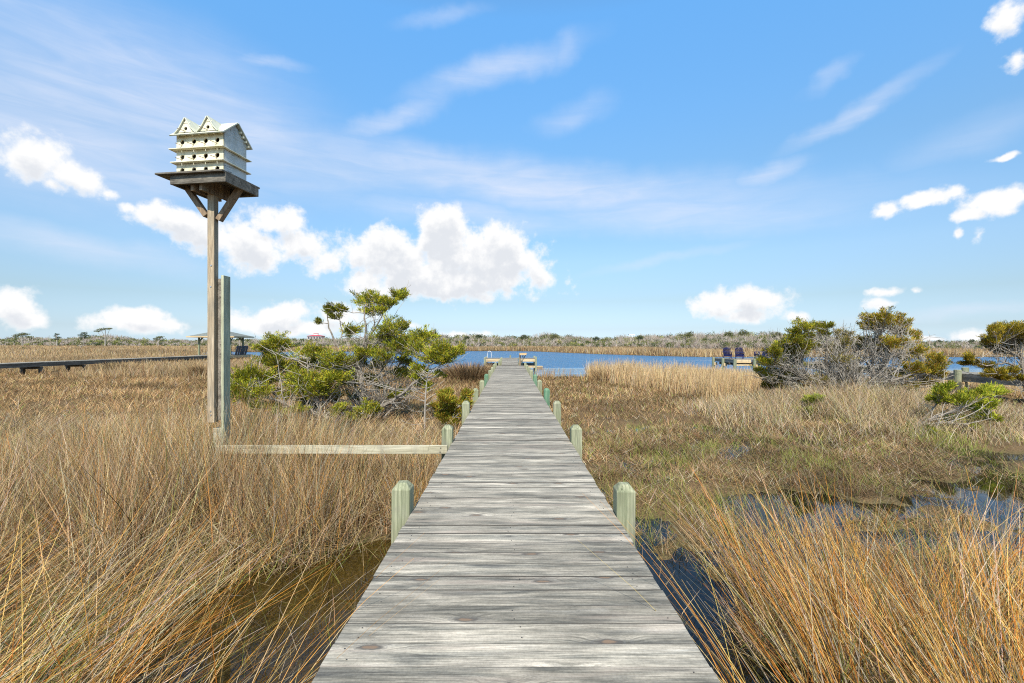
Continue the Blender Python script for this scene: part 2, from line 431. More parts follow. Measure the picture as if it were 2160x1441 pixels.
# bark
def bark(name, a, b_):
    m, t, b = mat(name)
    tcn = t.new('ShaderNodeTexCoord').outputs['Object']
    n = t.noise(tcn, 16.0, 5, 0.65)
    t.put(b.inputs['Base Color'], t.ramp(n, [(0.3, a), (0.7, b_)]))
    b.inputs['Roughness'].default_value = 0.9; b.inputs['Specular IOR Level'].default_value = 0.1
    return m
M_BARK = bark('grey_juniper_bark', (0.10, 0.08, 0.06), (0.34, 0.30, 0.25))
M_BARE = bark('bleached_bare_twigs', (0.22, 0.19, 0.155), (0.44, 0.40, 0.34))

# ------------------------------------------------------------------ terrain: marsh, puddles and the pond basin
POND = np.array([(-38,66),(-30,57),(-22,48),(-14,39),(-8,34),(-3.5,31),(3,31),(6,30),(8.5,28),(12,26),(17,25),(24,24.5),(40,27),(70,30),(125,33),
                 (190,60),(130,82),(90,79),(73,78),(45,77),(34,78),(27,86),(20,100),(13,118),(8,134),(0,141),(-20,141),(-38,134),(-60,128),(-80,124),(-78,112),(-58,86)], float)
def pond_sd(x, y):
    """signed distance to the shoreline, positive in the water"""
    x = np.asarray(x, float); y = np.asarray(y, float)
    d2 = np.full(x.shape, 1e18); inside = np.zeros(x.shape, bool)
    n = len(POND)
    for i in range(n):
        ax, ay = POND[i]; bx, by = POND[(i + 1) % n]
        ex, ey = bx - ax, by - ay
        t = np.clip(((x - ax) * ex + (y - ay) * ey) / (ex * ex + ey * ey), 0, 1)
        d2 = np.minimum(d2, (x - ax - t * ex) ** 2 + (y - ay - t * ey) ** 2)
        c = (ay > y) != (by > y)
        xi = ax + (y - ay) / (ey if ey != 0 else 1e-9) * ex
        inside ^= c & (x < xi)
    return np.where(inside, 1, -1) * np.sqrt(d2)

_perm = np.random.default_rng(3).random((256, 256))
def vnoise(x, y):
    xi = np.floor(x).astype(int); yi = np.floor(y).astype(int)
    fx = x - xi; fy = y - yi
    fx = fx * fx * (3 - 2 * fx); fy = fy * fy * (3 - 2 * fy)
    g = lambda a, b: _perm[a & 255, b & 255]
    return (g(xi, yi) * (1-fx) + g(xi+1, yi) * fx) * (1-fy) + (g(xi, yi+1) * (1-fx) + g(xi+1, yi+1) * fx) * fy
def fbm(x, y, o=4):
    v = 0; a = 0.5; s = 0
    for i in range(o):
        v = v + a * vnoise(x + 17.3 * i, y - 9.1 * i); s += a; a *= 0.5; x = x * 2.03; y = y * 2.03
    return v / s

PUD = [(-1.75,3.7,.95,1.5,.22),(-1.5,2.1,1.15,.9,.22),(0.1,3.0,1.1,9.0,.16),(1.50,4.05,.62,1.05,.24),(1.6,2.7,.55,.9,.16),(-3.6,10.9,2.2,.55,.16),(-1.9,11.3,1.2,.5,.14),
       (5.5,11.6,.55,1.1,.16),(9.9,9.6,1.1,.5,.16),(8.3,7.3,1.6,.6,.2),(6.9,6.3,1.2,.5,.16),(4.2,6.6,1.0,.45,.14),(2.8,5.9,.9,.5,.14),(3.3,4.9,1.0,.4,.14),(2.3,8.0,.6,.4,.1),
       (-10.8,12.0,1.2,.35,.14),(-7.2,9.2,.8,.3,.1),(-2.9,8.4,.7,.35,.1),(12.5,11.8,1.4,.4,.15),(5.2,3.6,.9,.8,.12),(3.6,3.1,1.0,.6,.1),(4.9,5.3,1.0,.35,.14)]
def height(x, y):
    sdv = pond_sd(x, y)
    h = 0.055 - 0.015 * ((x > .5) & (y < 13)) + (fbm(x * 0.9, y * 0.9) - 0.5) * 0.22 + (fbm(x * 0.12 + 5, y * 0.12) - 0.5) * 0.10
    r = np.hypot(x, y)
    h = h + np.clip((y - 16) / 25, 0, 1) * 0.07
    rag = np.clip((fbm(x * 1.5 + 31, y * 1.9, 4) - .27) * 4.6, .15, 1.8)
    h = h + (fbm(x * 4.1, y * 4.1, 3) - .5) * .09 * np.clip(1 - y / 30, 0, 1)
    for px, py, rx, ry, dp in PUD:
        h = h - dp * np.exp(-(((x - px) / rx) ** 2 + ((y - py) / ry) ** 2) ** 1.2) * (1.0 if px < .5 else (.25 + .75 * rag if px < 2.0 else rag))
    # dry hummock under the bushes on the right, and the one below the juniper on the left
    h = h + 0.26 * np.exp(-(((x - 11.0) / 3.8) ** 2 + ((y - 14.2) / 2.6) ** 2))
    h = h + 0.16 * np.exp(-(((x + 4.0) / 3.0) ** 2 + ((y - 13.6) / 1.3) ** 2))
    h = h + 0.10 * np.exp(-(((x + 5.0) / 3.0) ** 2 + ((y - 6.6) / 1.7) ** 2))
    bank = 1 / (1 + np.exp(-np.clip(-(sdv) / 0.45, -40, 40)))
    far = np.clip((y - 90) / 120, 0, 1) * 0.5
    return h * bank - 1.1 * (1 - bank) * np.clip(0.25 + sdv / 6, 0.25, 1) + far * bank

def build_ground():
    ds = np.concatenate([np.linspace(-40, 0.8, 12), 0.8 + np.geomspace(0.12, 140, 300) , np.geomspace(150, 4000, 30)])
    us = np.linspace(-1.75, 1.75, 420)
    X = us[None, :] * (np.abs(ds)[:, None] + 4.0); Y = np.repeat(ds[:, None], len(us), 1)
    Z = height(X, Y)
    v = np.stack([X, Y, Z], -1).reshape(-1, 3)
    nr, ncl = X.shape
    i = np.arange(nr - 1)[:, None] * ncl + np.arange(ncl - 1)[None, :]
    f = np.stack([i, i + 1, i + ncl + 1, i + ncl], -1).reshape(-1)
    me = bpy.data.meshes.new('ground')
    me.vertices.add(len(v)); me.vertices.foreach_set('co', v.astype(np.float32).ravel())
    me.loops.add(len(f)); me.loops.foreach_set('vertex_index', f.astype(np.int32))
    me.polygons.add(len(f) // 4); me.polygons.foreach_set('loop_start', np.arange(0, len(f), 4, dtype=np.int32))
    me.polygons.foreach_set('use_smooth', [True] * (len(f) // 4))
    me.update(calc_edges=True)
    m, t, b = mat('marsh_mud_and_thatch')
    pos = t.new('ShaderNodeNewGeometry').outputs['Position']
    s = t.new('ShaderNodeSeparateXYZ'); t.l.new(pos, s.inputs[0])
    n1 = t.noise(pos, 2.5, 6, 0.65); n2 = t.noise(pos, 38, 4, 0.7); n3 = t.noise(pos, 0.35, 4, 0.6)
    mud = t.ramp(n2, [(0.3, (0.055, 0.044, 0.020)), (0.7, (0.17, 0.135, 0.062))])
    tha = t.ramp(n2, [(0.28, (0.05, 0.034, 0.017)), (0.5, (0.14, 0.095, 0.048)), (0.78, (0.28, 0.20, 0.105))])
    tha = t.mix(t.smooth(n3, 0.4, 0.65, 0, 0.45), tha, (0.20, 0.12, 0.06))
    hgt = t.math('ADD', s.outputs[2], t.math('MULTIPLY_ADD', n1, 0.10, -0.05))
    col = t.mix(t.smooth(hgt, -0.01, 0.06), mud, tha)
    t.put(b.inputs['Base Color'], col); b.inputs['Roughness'].default_value = 0.95; b.inputs['Specular IOR Level'].default_value = 0.1
    bp = t.new('ShaderNodeBump'); bp.inputs['Strength'].default_value = 0.8; bp.inputs['Distance'].default_value = 0.03
    t.put(bp.inputs['Height'], n2); t.l.new(bp.outputs[0], b.inputs['Normal'])
    return link('ground', me, m)
tag(build_ground(), 'brown muddy marsh ground under the dry grass', 'ground', kind='structure')

def build_water():
    me = bpy.data.meshes.new('water')
    me.from_pydata([(-6000,-40,0),(6000,-40,0),(6000,4000,0),(-6000,4000,0)], [], [(0,1,2,3)])
    m = bpy.data.materials.new('brackish_water'); m.use_nodes = True
    t = NT(m.node_tree); t.n.remove(t.n['Principled BSDF'])
    pos = t.new('ShaderNodeNewGeometry').outputs['Position']
    s = t.new('ShaderNodeSeparateXYZ'); t.l.new(pos, s.inputs[0])
    # wind ruffles the open pond, the puddles in the marsh and a calm strip by the near shore lie still
    gust = t.noise(t.vmath('MULTIPLY', pos, (0.03, 0.10, 0)), 1.0, 3, 0.5)
    edge = t.math('ADD', s.outputs[1], t.math('MULTIPLY_ADD', gust, 20.0, -10.0))
    amp = t.smooth(edge, 41.0, 48.0, 0.10, 1.0)
    calm = t.smooth(s.outputs[1], 22.0, 27.0, 0.03, 1.0)
    streak = t.smooth(t.noise(t.vmath('MULTIPLY', pos, (0.02, 0.22, 0)), 1.0, 3, 0.55), 0.50, 0.66, 1.0, 0.45)
    amp = t.math('MULTIPLY', t.math('MULTIPLY', amp, calm), streak)
    wv = t.noise(t.vmath('MULTIPLY', pos, (1.0, 1.6, 1)), 1.5, 4, 0.6, 0.4)
    wv2 = t.noise(t.vmath('MULTIPLY', pos, (0.7, 1.0, 1)), 0.45, 2, 0.5)
    hh = t.math('MULTIPLY', t.math('ADD', wv, t.math('MULTIPLY', wv2, 1.5)), amp)
    bp = t.new('ShaderNodeBump'); bp.inputs['Strength'].default_value = 1.0; bp.inputs['Distance'].default_value = 0.42
    t.put(bp.inputs['Height'], hh)
    gl = t.new('ShaderNodeBsdfGlossy'); t.put(gl.inputs['Roughness'], t.smooth(s.outputs[1], 20, 40, 0.03, 0.10)); t.l.new(bp.outputs[0], gl.inputs['Normal'])
    gl.inputs[0].default_value = (0.93, 0.96, 1.0, 1)
    tr = t.new('ShaderNodeBsdfTransparent'); t.put(tr.inputs[0], t.mix(t.smooth(s.outputs[0], 0.4, 1.6), (0.72, 0.66, 0.44, 1), (0.30, 0.33, 0.33, 1)))
    df = t.new('ShaderNodeBsdfDiffuse'); df.inputs[0].default_value = (0.045, 0.145, 0.27, 1)
    deep = t.new('ShaderNodeMixShader'); t.put(deep.inputs[0], t.smooth(s.outputs[1], 22.0, 34.0))
    t.l.new(tr.outputs[0], deep.inputs[1]); t.l.new(df.outputs[0], deep.inputs[2])
    fr = t.new('ShaderNodeFresnel'); fr.inputs['IOR'].default_value = 1.34; t.l.new(bp.outputs[0], fr.inputs['Normal'])
    mx = t.new('ShaderNodeMixShader'); t.l.new(fr.outputs[0], mx.inputs[0])
    t.l.new(deep.outputs[0], mx.inputs[1]); t.l.new(gl.outputs[0], mx.inputs[2])
    t.l.new(mx.outputs[0], t.n['Material Output'].inputs[0])
    return link('water', me, m)
tag(build_water(), 'blue pond and still marsh puddles', 'water', kind='structure')

# ------------------------------------------------------------------ the main dock
DX, HW = 0.02, 0.775
def add_rnd(o, vals):
    at = o.data.attributes.new('rnd', 'FLOAT', 'POINT'); at.data.foreach_set('value', np.array(vals, np.float32))

def plank_deck(name, x0f, x1f, y0, y1, z, parent, pitch=0.142, nails=False):
    mb = MB(); rv = []; y = y0
    while y < y1 - 0.02:
        a, b_ = x0f(y) + random.uniform(-.007, .004), x1f(y) + random.uniform(-.004, .007)
        g = random.choice((0.002, 0.003, 0.004, 0.006)); dz = random.uniform(-.0025, .0025); tl = random.uniform(-.002, .002)
        ya, yb = y + g / 2, min(y + pitch, y1) - g / 2
        n0 = len(mb.v)
        zt = z + dz; e = 0.0012
        vs = [(a,ya,zt-.038),(b_,ya,zt-.038),(b_,yb,zt-.038),(a,yb,zt-.038),(a,ya,zt-e-tl),(b_,ya,zt-e-tl),(b_,yb,zt-e+tl),(a,yb,zt-e+tl),
              (a+e,ya+e,zt-tl),(b_-e,ya+e,zt-tl),(b_-e,yb-e,zt+tl),(a+e,yb-e,zt+tl)]
        mb.add(vs, [(3,2,1,0),(8,9,10,11),(1,2,6,5),(3,0,4,7),(5,6,10,9),(7,4,8,11)])
        mb.add(vs, [(0,1,5,4),(2,3,7,6),(4,5,9,8),(6,7,11,10)], 1)  # faces along the gaps get the painted dark, so each joint reads as shaded
        if nails and y < 9:
            for nx in (a + .09, (a + b_) / 2, b_ - .09):
                if random.random() < .4: continue
                for ny in (ya + .035, yb - .035):
                    cx = nx + random.uniform(-.035, .035); cy = ny + random.uniform(-.008, .008); r = 0.0038
                    ring = [(cx + r * math.cos(k * math.pi / 3), cy + r * math.sin(k * math.pi / 3), zt + .0032) for k in range(6)]
                    mb.add(ring, [(0,1,2,3,4,5)], 1)
        rv += [random.random()] * (len(mb.v) - n0)
        y += pitch
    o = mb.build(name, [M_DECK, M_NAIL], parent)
    add_rnd(o, rv)
    return o

def post_mb(wd, z0, z1, cham=0.045, ins=0.036):
    mb = MB(); h = wd / 2; k = h - ins
    zc = z1 - cham
    vs = [(-h,-h,z0),(h,-h,z0),(h,h,z0),(-h,h,z0),(-h,-h,zc),(h,-h,zc),(h,h,zc),(-h,h,zc),(-k,-k,z1),(k,-k,z1),(k,k,z1),(-k,k,z1)]
    mb.add(vs, [(3,2,1,0),(0,1,5,4),(1,2,6,5),(2,3,7,6),(3,0,4,7),(4,5,9,8),(5,6,10,9),(6,7,11,10),(7,4,8,11),(8,9,10,11)])
    return mb

dock = thing('dock', (0, 0, 0), 'long grey plank dock with green chamfered posts running straight out to the pond', 'dock')
deck_o = plank_deck('deck', lambda y: DX - HW, lambda y: DX + HW, -0.6, 26.8, DECK, dock, nails=True)
plank_o = plank_deck('end_walkway', lambda y: DX - (.53 + .15 * (y - 26.8) / 11.9), lambda y: DX + (.46 + .17 * (y - 26.8) / 11.9), 26.82, 38.7, DECK + 0.02, dock)
tag(plank_o, 'newer, paler walkway before the T platform')
for s in (-1, 1):
    mb = MB(); mb.box(DX + s * (HW - .06) - .02, DX + s * (HW - .06) + .02, -0.6, 38.6, DECK - .245, DECK - .042)
    mb.build('stringer', M_GREYY, dock)
proto_post = None
for k in range(14):
    d = 3.42 + 2.49 * k
    if d > 38: break
    for s in (-1, 1):
        green = (k == 3) or (k == 5) or (k == 3 and s < 0)
        m = M_POSTD if (k == 5 or (k == 3 and s > 0)) else M_POST
        top = DECK + 0.222 + random.uniform(-.015, .015)
        hw = HW if d < 26.5 else 0.62
        o = post_mb(0.14, -0.7, top).build('post', m, dock, bevel=0.004)
        o.location = (DX + s * (hw + .075), d + .07, 0); o.rotation_euler = (R(random.uniform(-.8, .8)), R(random.uniform(-.5, .5)), R(random.uniform(-3, 3)))
        if m is M_POSTD: tag(o, 'darker green post')

# T-shaped end platform
T0, T1, TX = 38.72, 41.0, 2.17
plank_deck('platform', lambda y: DX - TX, lambda y: DX + TX, T0, T1, DECK + 0.02, dock)
for xa, xb in ((DX - TX + .06, DX - .72), (DX + .72, DX + TX - .06)):
    mb = MB(); mb.box(xa, xb, T0 - .05, T0 - .005, DECK - .235, DECK - .01); mb.build('fascia', M_PINEX, dock)
mb = MB(); mb.box(DX - TX + .02, DX + TX - .02, T0 - .09, T0 - .045, DECK - .75, DECK - .58); mb.build('cross_beam', M_PINEX, dock)
mb = MB()
for i in range(9): mb.box(DX - 1.9 + i * .46, DX - 1.9 + i * .46 + .05, T0 + .1, T1 - .1, DECK - .24, DECK - .022)
mb.box(DX - TX + .05, DX + TX - .05, T1 - .16, T1 - .1, DECK - .8, DECK - .45)
mb.build('joists', M_GREYY, dock)
for s in (-1, 1):
    for yy in (T0 + .02, T1 - .1):
        o = post_mb(0.16, -1.3, DECK + .13 + (0.06 if s > 0 else 0)).build('post', M_POST, dock, bevel=0.004); o.location = (DX + s * (TX + .0), yy - (.09 if yy < 39 else -.2), 0)
mb = MB(); mb.tube([(0,0,-1.2),(0,0,DECK+.24)], .075, 10); o = mb.build('piling', M_POST, dock, smooth=False); o.location = (0.02, T1 + .14, 0)

lad = thing('ladder', (DX - TX + .28, T1 + .06, 0), 'white hooped swim ladder at the left end of the dock platform', 'ladder')
for s in (-1, 1):
    mb = MB(); x = s * .17
    mb.tube([(x, .04, -.6), (x, .04, DECK + .42), (x * .86, .0, DECK + .54), (x * .45, -.04, DECK + .60), (0, -.05, DECK + .615)], .022, 8)
    mb.build('rail', M_LADDER, lad, smooth=True)
for k in range(4):
    mb = MB(); mb.bar((-.17, .04, -.2 + .3 * k), (.17, .04, -.2 + .3 * k), .06, .03); mb.build('rung', M_LADDER, lad)

ft = thing('fish_cleaning_table', (0.60, 27.6, 0), 'small timber fish cleaning shelf on a diagonal brace beside the dock', 'table')
mb = MB(); mb.box(-.045, .045, -.045, .045, DECK - .5, DECK + .72); mb.build('post', M_BROWN, ft)
mb = MB(); mb.box(-.04, .40, -.22, .28, DECK + .68, DECK + .72); mb.box(-.03, .38, -.24, -.222, DECK + .60, DECK + .70); mb.build('table_top', M_PINEX, ft)
mb = MB(); mb.bar((.40, 0, DECK + .70), (.06, 0, DECK + .12), .09, .05); mb.build('brace', M_GREYX, ft)
mb = MB(); mb.bar((.19, .02, DECK + .66), (.17, .02, DECK + .44), .05, .05); mb.build('bracket', M_DARKW, ft)

fl = thing('floating_dock', (2.62, 42.6, 0), 'small low tan float tied beyond the right end of the dock platform', 'float')
mb = MB()
for i in range(5): mb.box(-.42, .42, -.5 + i * .2, -.5 + i * .2 + .19, .20, .24)
mb.build('float_deck', M_PINEX, fl)
mb = MB(); mb.box(-.40, .40, -.49, .49, -.12, .197); mb.build('hull', M_BROWN, fl)

# rail from the dock to the birdhouse
br = thing('rail_board', (-0.80, 5.80, DECK - .055), 'pale horizontal board reaching from the dock post to the birdhouse pole', 'board')
mb = MB(); mb.box(-2.95, .0, -.02, .02, -.055, .05); mb.build('board', M_NEWX, br, bevel=0.003)
for bx, bz_ in ((-.08, .02), (-.09, -.03), (-2.80, .01), (-2.78, -.03)):
    mb = MB(); mb.tube([(bx, -.0205, bz_), (bx, -.026, bz_)], .007, 8); mb.build('bolt', M_NAIL, br)

# ------------------------------------------------------------------ birdhouse
BH = 5.84
bx0 = P(449, 725, BH).x
bird = thing('birdhouse', (bx0, BH + .05, 0), 'cream twelve-hole birdhouse with two dormers on a tall timber pole', 'birdhouse')
def bz(py): return EYE - (py - 725) / F * BH
ground_z = 0.0
# pole, hinge plank and stub
mb = MB(); mb.box(-.075, .012, -.045, .045, bz(892), bz(398)); mb.build('pole', M_POLE, bird, bevel=0.003)
mb = MB(); mb.box(.085, .118, -.02, .125, -.5, bz(580)); mb.build('support_plank', M_PLANK, bird, bevel=0.002)
mb = MB(); mb.box(-.028, .0845, .0, .09, -.5, bz(905)); mb.build('stub_post', M_NEWX, bird, bevel=0.003)
mb = MB(); mb.box(.0125, .0845, .03, .09, bz(888), bz(586)); mb.build('spacer', M_GREYY, bird)
for py, xx in ((605, -.03), (868, -.03), (876, -.026), (560, -.024)):
    mb = MB(); mb.tube([(xx, -.0455, bz(py)), (xx, -.053, bz(py))], [.012, .009], 10); mb.build('bolt', M_STEEL, bird)
# the house itself is turned a few degrees
HR = R(-8.0)
hub = Vector(((440 - 320) / 1, 0, 0))
def hx(px, d=BH): return (px - 1076) / F * d
FD = BH - .15
hcx = (hx(369, FD) + hx(474, FD)) / 2 - bx0           # middle of the front wall
W2 = (hx(476, FD) - hx(366.5, FD)) / 2 * 1.01
DEP = 0.40
FD = BH + .05 - .20
ROT = Matrix.Rotation(HR, 4, 'Z'); OFF = Matrix.Translation((hcx, -.20, 0))
XF = OFF @ ROT
def put(mb, name, mats, parent=bird, bevel=0.0, smooth=False):
    mb.v = [tuple(XF @ Vector(v)) for v in mb.v]
    return mb.build(name, mats, parent, smooth=smooth, bevel=bevel)
fz = lambda q: EYE - (q - 725) / F * FD
zb, z1, z2, ze = fz(371), fz(342.5), fz(314.5), fz(281)    # base, ledges, eaves
zr = bz(254.5)                                                # ridge (seen farther back)
zr = EYE + (725 - 267.0) / F * (FD + DEP / 2)
# front wall with real holes
def holed_strip(mb, x0, x1, za, zbb, holes, r, y=0.0, th=.016):
    n = len(holes); edges = [x0] + [(holes[i] + holes[i+1]) / 2 for i in range(n - 1)] + [x1]
    NS = 20
    for i in range(n):
        a, b_ = edges[i], edges[i + 1]; hxx = holes[i]; hz_ = (za + zbb) / 2 - .006
        circ = []; sq = []
        for k in range(NS):
            t = 2 * math.pi * k / NS + math.pi / 4 * 0
            c, s_ = math.cos(t), math.sin(t)
            circ.append((hxx + r * c, hz_ + r * s_))
            kx = ((b_ - hxx) / c if c > 0 else (a - hxx) / c) if abs(c) > 1e-6 else 1e9
            kz = ((zbb - hz_) / s_ if s_ > 0 else (za - hz_) / s_) if abs(s_) > 1e-6 else 1e9
            m_ = min(kx, kz); sq.append([hxx + m_ * c, hz_ + m_ * s_])
        for cx, cz in ((a, za), (b_, za), (b_, zbb), (a, zbb)):
            j = min(range(NS), key=lambda q: (sq[q][0] - cx) ** 2 + (sq[q][1] - cz) ** 2); sq[j] = [cx, cz]
        vs = [(p[0], y, p[1]) for p in sq] + [(p[0], y, p[1]) for p in circ] + [(p[0], y + th, p[1]) for p in circ]
        fs = []
        for k in range(NS):
            k2 = (k + 1) % NS
            fs.append((k, k2, NS + k2, NS + k)); fs.append((NS + k, NS + k2, 2 * NS + k2, 2 * NS + k))
        mb.add(vs, fs)
HX = [-W2 + 2 * W2 * q for q in (.125, .375, .625, .87)]
HR_ = .030
for za, zbb in ((zb + .012, z1 - .012), (z1 + .012, z2 - .012), (z2 + .012, ze + .0)):
    mb = MB(); holed_strip(mb, -W2, W2, za, zbb, HX, HR_)
    put(mb, 'front_panel', M_PAINT)
# side and back walls, gables; clapboards of three heights
mb = MB()
for s in (-1, 1):
    for za, zbb in ((zb + .012, z1 - .010), (z1 + .010, z2 - .010), (z2 + .010, ze)):
        x0, x1 = (W2 - .016, W2 - .001) if s > 0 else (-W2 + .001, -W2 + .016)
        mb.box(x0, x1, .017, DEP, za, zbb)
mb.box(-W2 + .02, W2 - .02, DEP - .016, DEP - .001, zb + .012, ze)
put(mb, 'side_wall', M_PAINTS)
for s in (-1, 1):
    mb = MB(); x0, x1 = (W2 - .018, W2 + .001) if s > 0 else (-W2 - .001, -W2 + .018)
    zo = zr - .012
    vs = [(x0, .0, ze), (x0, DEP, ze), (x0, DEP / 2, zo), (x1, .0, ze), (x1, DEP, ze), (x1, DEP / 2, zo)]
    mb.add(vs, [(0,1,2),(5,4,3),(0,3,4,1),(1,4,5,2),(2,5,3,0)])
    # louvred triangle on the gable
    xs = x1 if s > 0 else x0
    for q in range(7):
        yy = DEP * .30 + q * DEP * .055; hh = (zo - ze) * (0.62 - .9 * abs(.48 - q * .055 - .30))
        mb.bar((xs, yy, ze + .03), (xs, yy, ze + .03 + max(.03, hh * .75)), .008, .006)
    put(mb, 'gable', M_PAINTS)
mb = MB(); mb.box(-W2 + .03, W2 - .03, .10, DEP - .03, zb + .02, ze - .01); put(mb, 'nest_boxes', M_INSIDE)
# floors and projecting ledges
for zl, ov in ((zb, .0), (z1, .028), (z2, .045)):
    mb = MB(); mb.box(-W2 - ov - .015, W2 + .022 + ov * .3, -.045 - ov * .3, DEP + .055, zl - .006, zl + .006); put(mb, 'ledge', M_PAINT, bevel=0.002)
# roof: two slopes with an overhang and little rafters
ovf, ovx = .055, .045
def slope(front):
    mb = MB(); sl = (zr - ze) / (DEP / 2)
    y0 = -ovf if front else DEP + ovf; zz = ze - sl * ovf + .010
    ym = DEP / 2
    a = Vector((0, y0, zz)); b_ = Vector((0, ym, zr + .010)); n = Vector((0, -(b_.z - a.z), (b_.y - a.y)))
    if n.z < 0: n = -n
    n = n.normalized() * .014
    xl, xr = -W2 - ovx, W2 + ovx
    p = [(xl, a.y, a.z), (xr, a.y, a.z), (xr, b_.y, b_.z), (xl, b_.y, b_.z)]
    p2 = [(q[0], q[1] + n.y, q[2] + n.z) for q in p]
    mb.hexa(p + p2)
    return mb
roof = put(slope(True), 'roof', M_ROOFP, bevel=0.001); put(slope(False), 'roof', M_ROOFP, bevel=0.001)
for q in np.linspace(-W2 + .03, W2 - .02, 7):
    mb = MB(); mb.box(q - .009, q + .009, -.048, .0, ze - .026, ze - .008); put(mb, 'rafter_end', M_PAINT)
for q in np.linspace(DEP / 2 + .06, DEP, 4):
    zz = zr - (q - DEP / 2) * (zr - ze) / (DEP / 2)
    mb = MB(); mb.box(W2 + .002, W2 + .04, q - .008, q + .008, zz - .035, zz - .012); put(mb, 'rafter_end', M_PAINT)
for zt_, zb_ in ((z2, z1), (z1, zb)):
    for q in HX:
        mb = MB(); mb.tube([(q + .03, -.04, zt_ - .006), (q + .03, -.035, zt_ - .045)], .0035, 5); put(mb, 'dowel', M_PAINT)
# dormers
def dormer(cx):
    zdb = ze + .006; hw_ = .118; zdt = zdb + .158; yf = -.036
    mb = MB(); NS = 18; r = .022; hz_ = zdb + .045
    tri = [(cx - hw_, zdb), (cx + hw_, zdb), (cx, zdt)]
    sq = []; circ = []
    for k in range(NS):
        t = 2 * math.pi * k / NS; c, s_ = math.cos(t), math.sin(t)
        best_ = 1e9
        for i in range(3):
            ax, az_ = tri[i]; bx_, bz__ = tri[(i + 1) % 3]
            ex, ez = bx_ - ax, bz__ - az_; den = c * ez - s_ * ex
            if abs(den) > 1e-9:
                tt = ((ax - cx) * ez - (az_ - hz_) * ex) / den
                if tt > 0: best_ = min(best_, tt)
        sq.append([cx + best_ * c, hz_ + best_ * s_]); circ.append((cx + r * c, hz_ + r * s_))
    for px_, pz_ in tri:
        j = min(range(NS), key=lambda q: (sq[q][0] - px_) ** 2 + (sq[q][1] - pz_) ** 2); sq[j] = [px_, pz_]
    vs = [(p[0], yf, p[1]) for p in sq] + [(p[0], yf, p[1]) for p in circ] + [(p[0], yf + .016, p[1]) for p in circ]
    fs = []
    for k in range(NS):
        k2 = (k + 1) % NS
        fs.append((k, k2, NS + k2, NS + k)); fs.append((NS + k, NS + k2, 2 * NS + k2, 2 * NS + k))
    mb.add(vs, fs)
    mb.box(cx - .06, cx + .06, yf - .004, yf - .001, zdb + .112, zdb + .120)
    d = put(mb, 'dormer', M_PAINT)
    mb = MB()
    yb = DEP / 2 - .01
    for s in (-1, 1):
        a0 = Vector((cx + s * (hw_ + .022), yf - .02, zdb - .018)); a1 = Vector((cx, yf - .02, zdt + .012))
        b0 = Vector((cx + s * (hw_ + .022), yf + .04, zdb - .018)); b1 = Vector((cx, yb - .03, zdt + .012))
        n = Vector((s * .010, 0, .008))
        # flared eave
        am = a0.lerp(a1, .35) - Vector((s * .012, 0, .004)); bm_ = b0.lerp(b1, .35) - Vector((s * .012, 0, .004))
        mb.hexa([a0, am, bm_, b0, a0 + n, am + n, bm_ + n, b0 + n]); mb.hexa([am, a1, b1, bm_, am + n, a1 + n, b1 + n, bm_ + n])
    put(mb, 'dormer_roof', M_ROOFP, parent=bird)
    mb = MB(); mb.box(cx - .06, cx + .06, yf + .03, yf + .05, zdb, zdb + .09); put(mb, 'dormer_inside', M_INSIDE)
    mb = MB(); mb.bar((cx - .005, yf, zdb + .012), (cx - .055, yf - .07, zdb + .022), .006, .006); put(mb, 'perch', M_BROWN)
dormer(-W2 * .50); dormer(W2 * .44)
# perches
for za, zbb in ((zb, z1), (z1, z2), (z2, ze)):
    for i, q in enumerate(HX):
        hz_ = (za + zbb) / 2 - .04
        if za == zb: continue
        if random.random() < .8:
            mb = MB(); mb.bar((q, 0, hz_), (q - .05, -.055, hz_ + .012), .006, .006); put(mb, 'perch', M_BROWN)
# hanging threads of guano under the ledges are part of the paint; platform under the house
zp = zb + .012
mb = MB(); mb.box(-W2 - .17, W2 + .10, -.14, DEP + .13, zp - .022, zp); put(mb, 'platform', M_GREYX, bevel=0.002)
mb = MB()
mb.box(-W2 - .005, W2 + .068, -.09, -.052, zp - .135, zp - .024)
mb.box(W2 + .070, W2 + .102, -.09, DEP + .10, zp - .135, zp - .024)
mb.box(-W2 - .005, -W2 + .03, -.05, DEP + .10, zp - .135, zp - .024)
mb.box(-W2 + .032, W2 + .068, DEP + .064, DEP + .10, zp - .135, zp - .024)
put(mb, 'apron', M_GREYX, bevel=0.002)
mb = MB(); mb.box(-.10, -.063, -.03, DEP + .03, zp - .20, zp - .026); mb.box(.02, .057, -.03, DEP + .03, zp - .20, zp - .026); put(mb, 'joist', M_BROWN)
for a, b_ in (((-.36, -.02, bz(392)), (-.095, -.02, bz(455))), ((.34, .02, bz(385)), (.035, .02, bz(462)))):
    mb = MB(); mb.bar(a, b_, .06, .085, up=(0, 1, 0)); mb.build('brace', M_BROWN, bird, bevel=0.003)

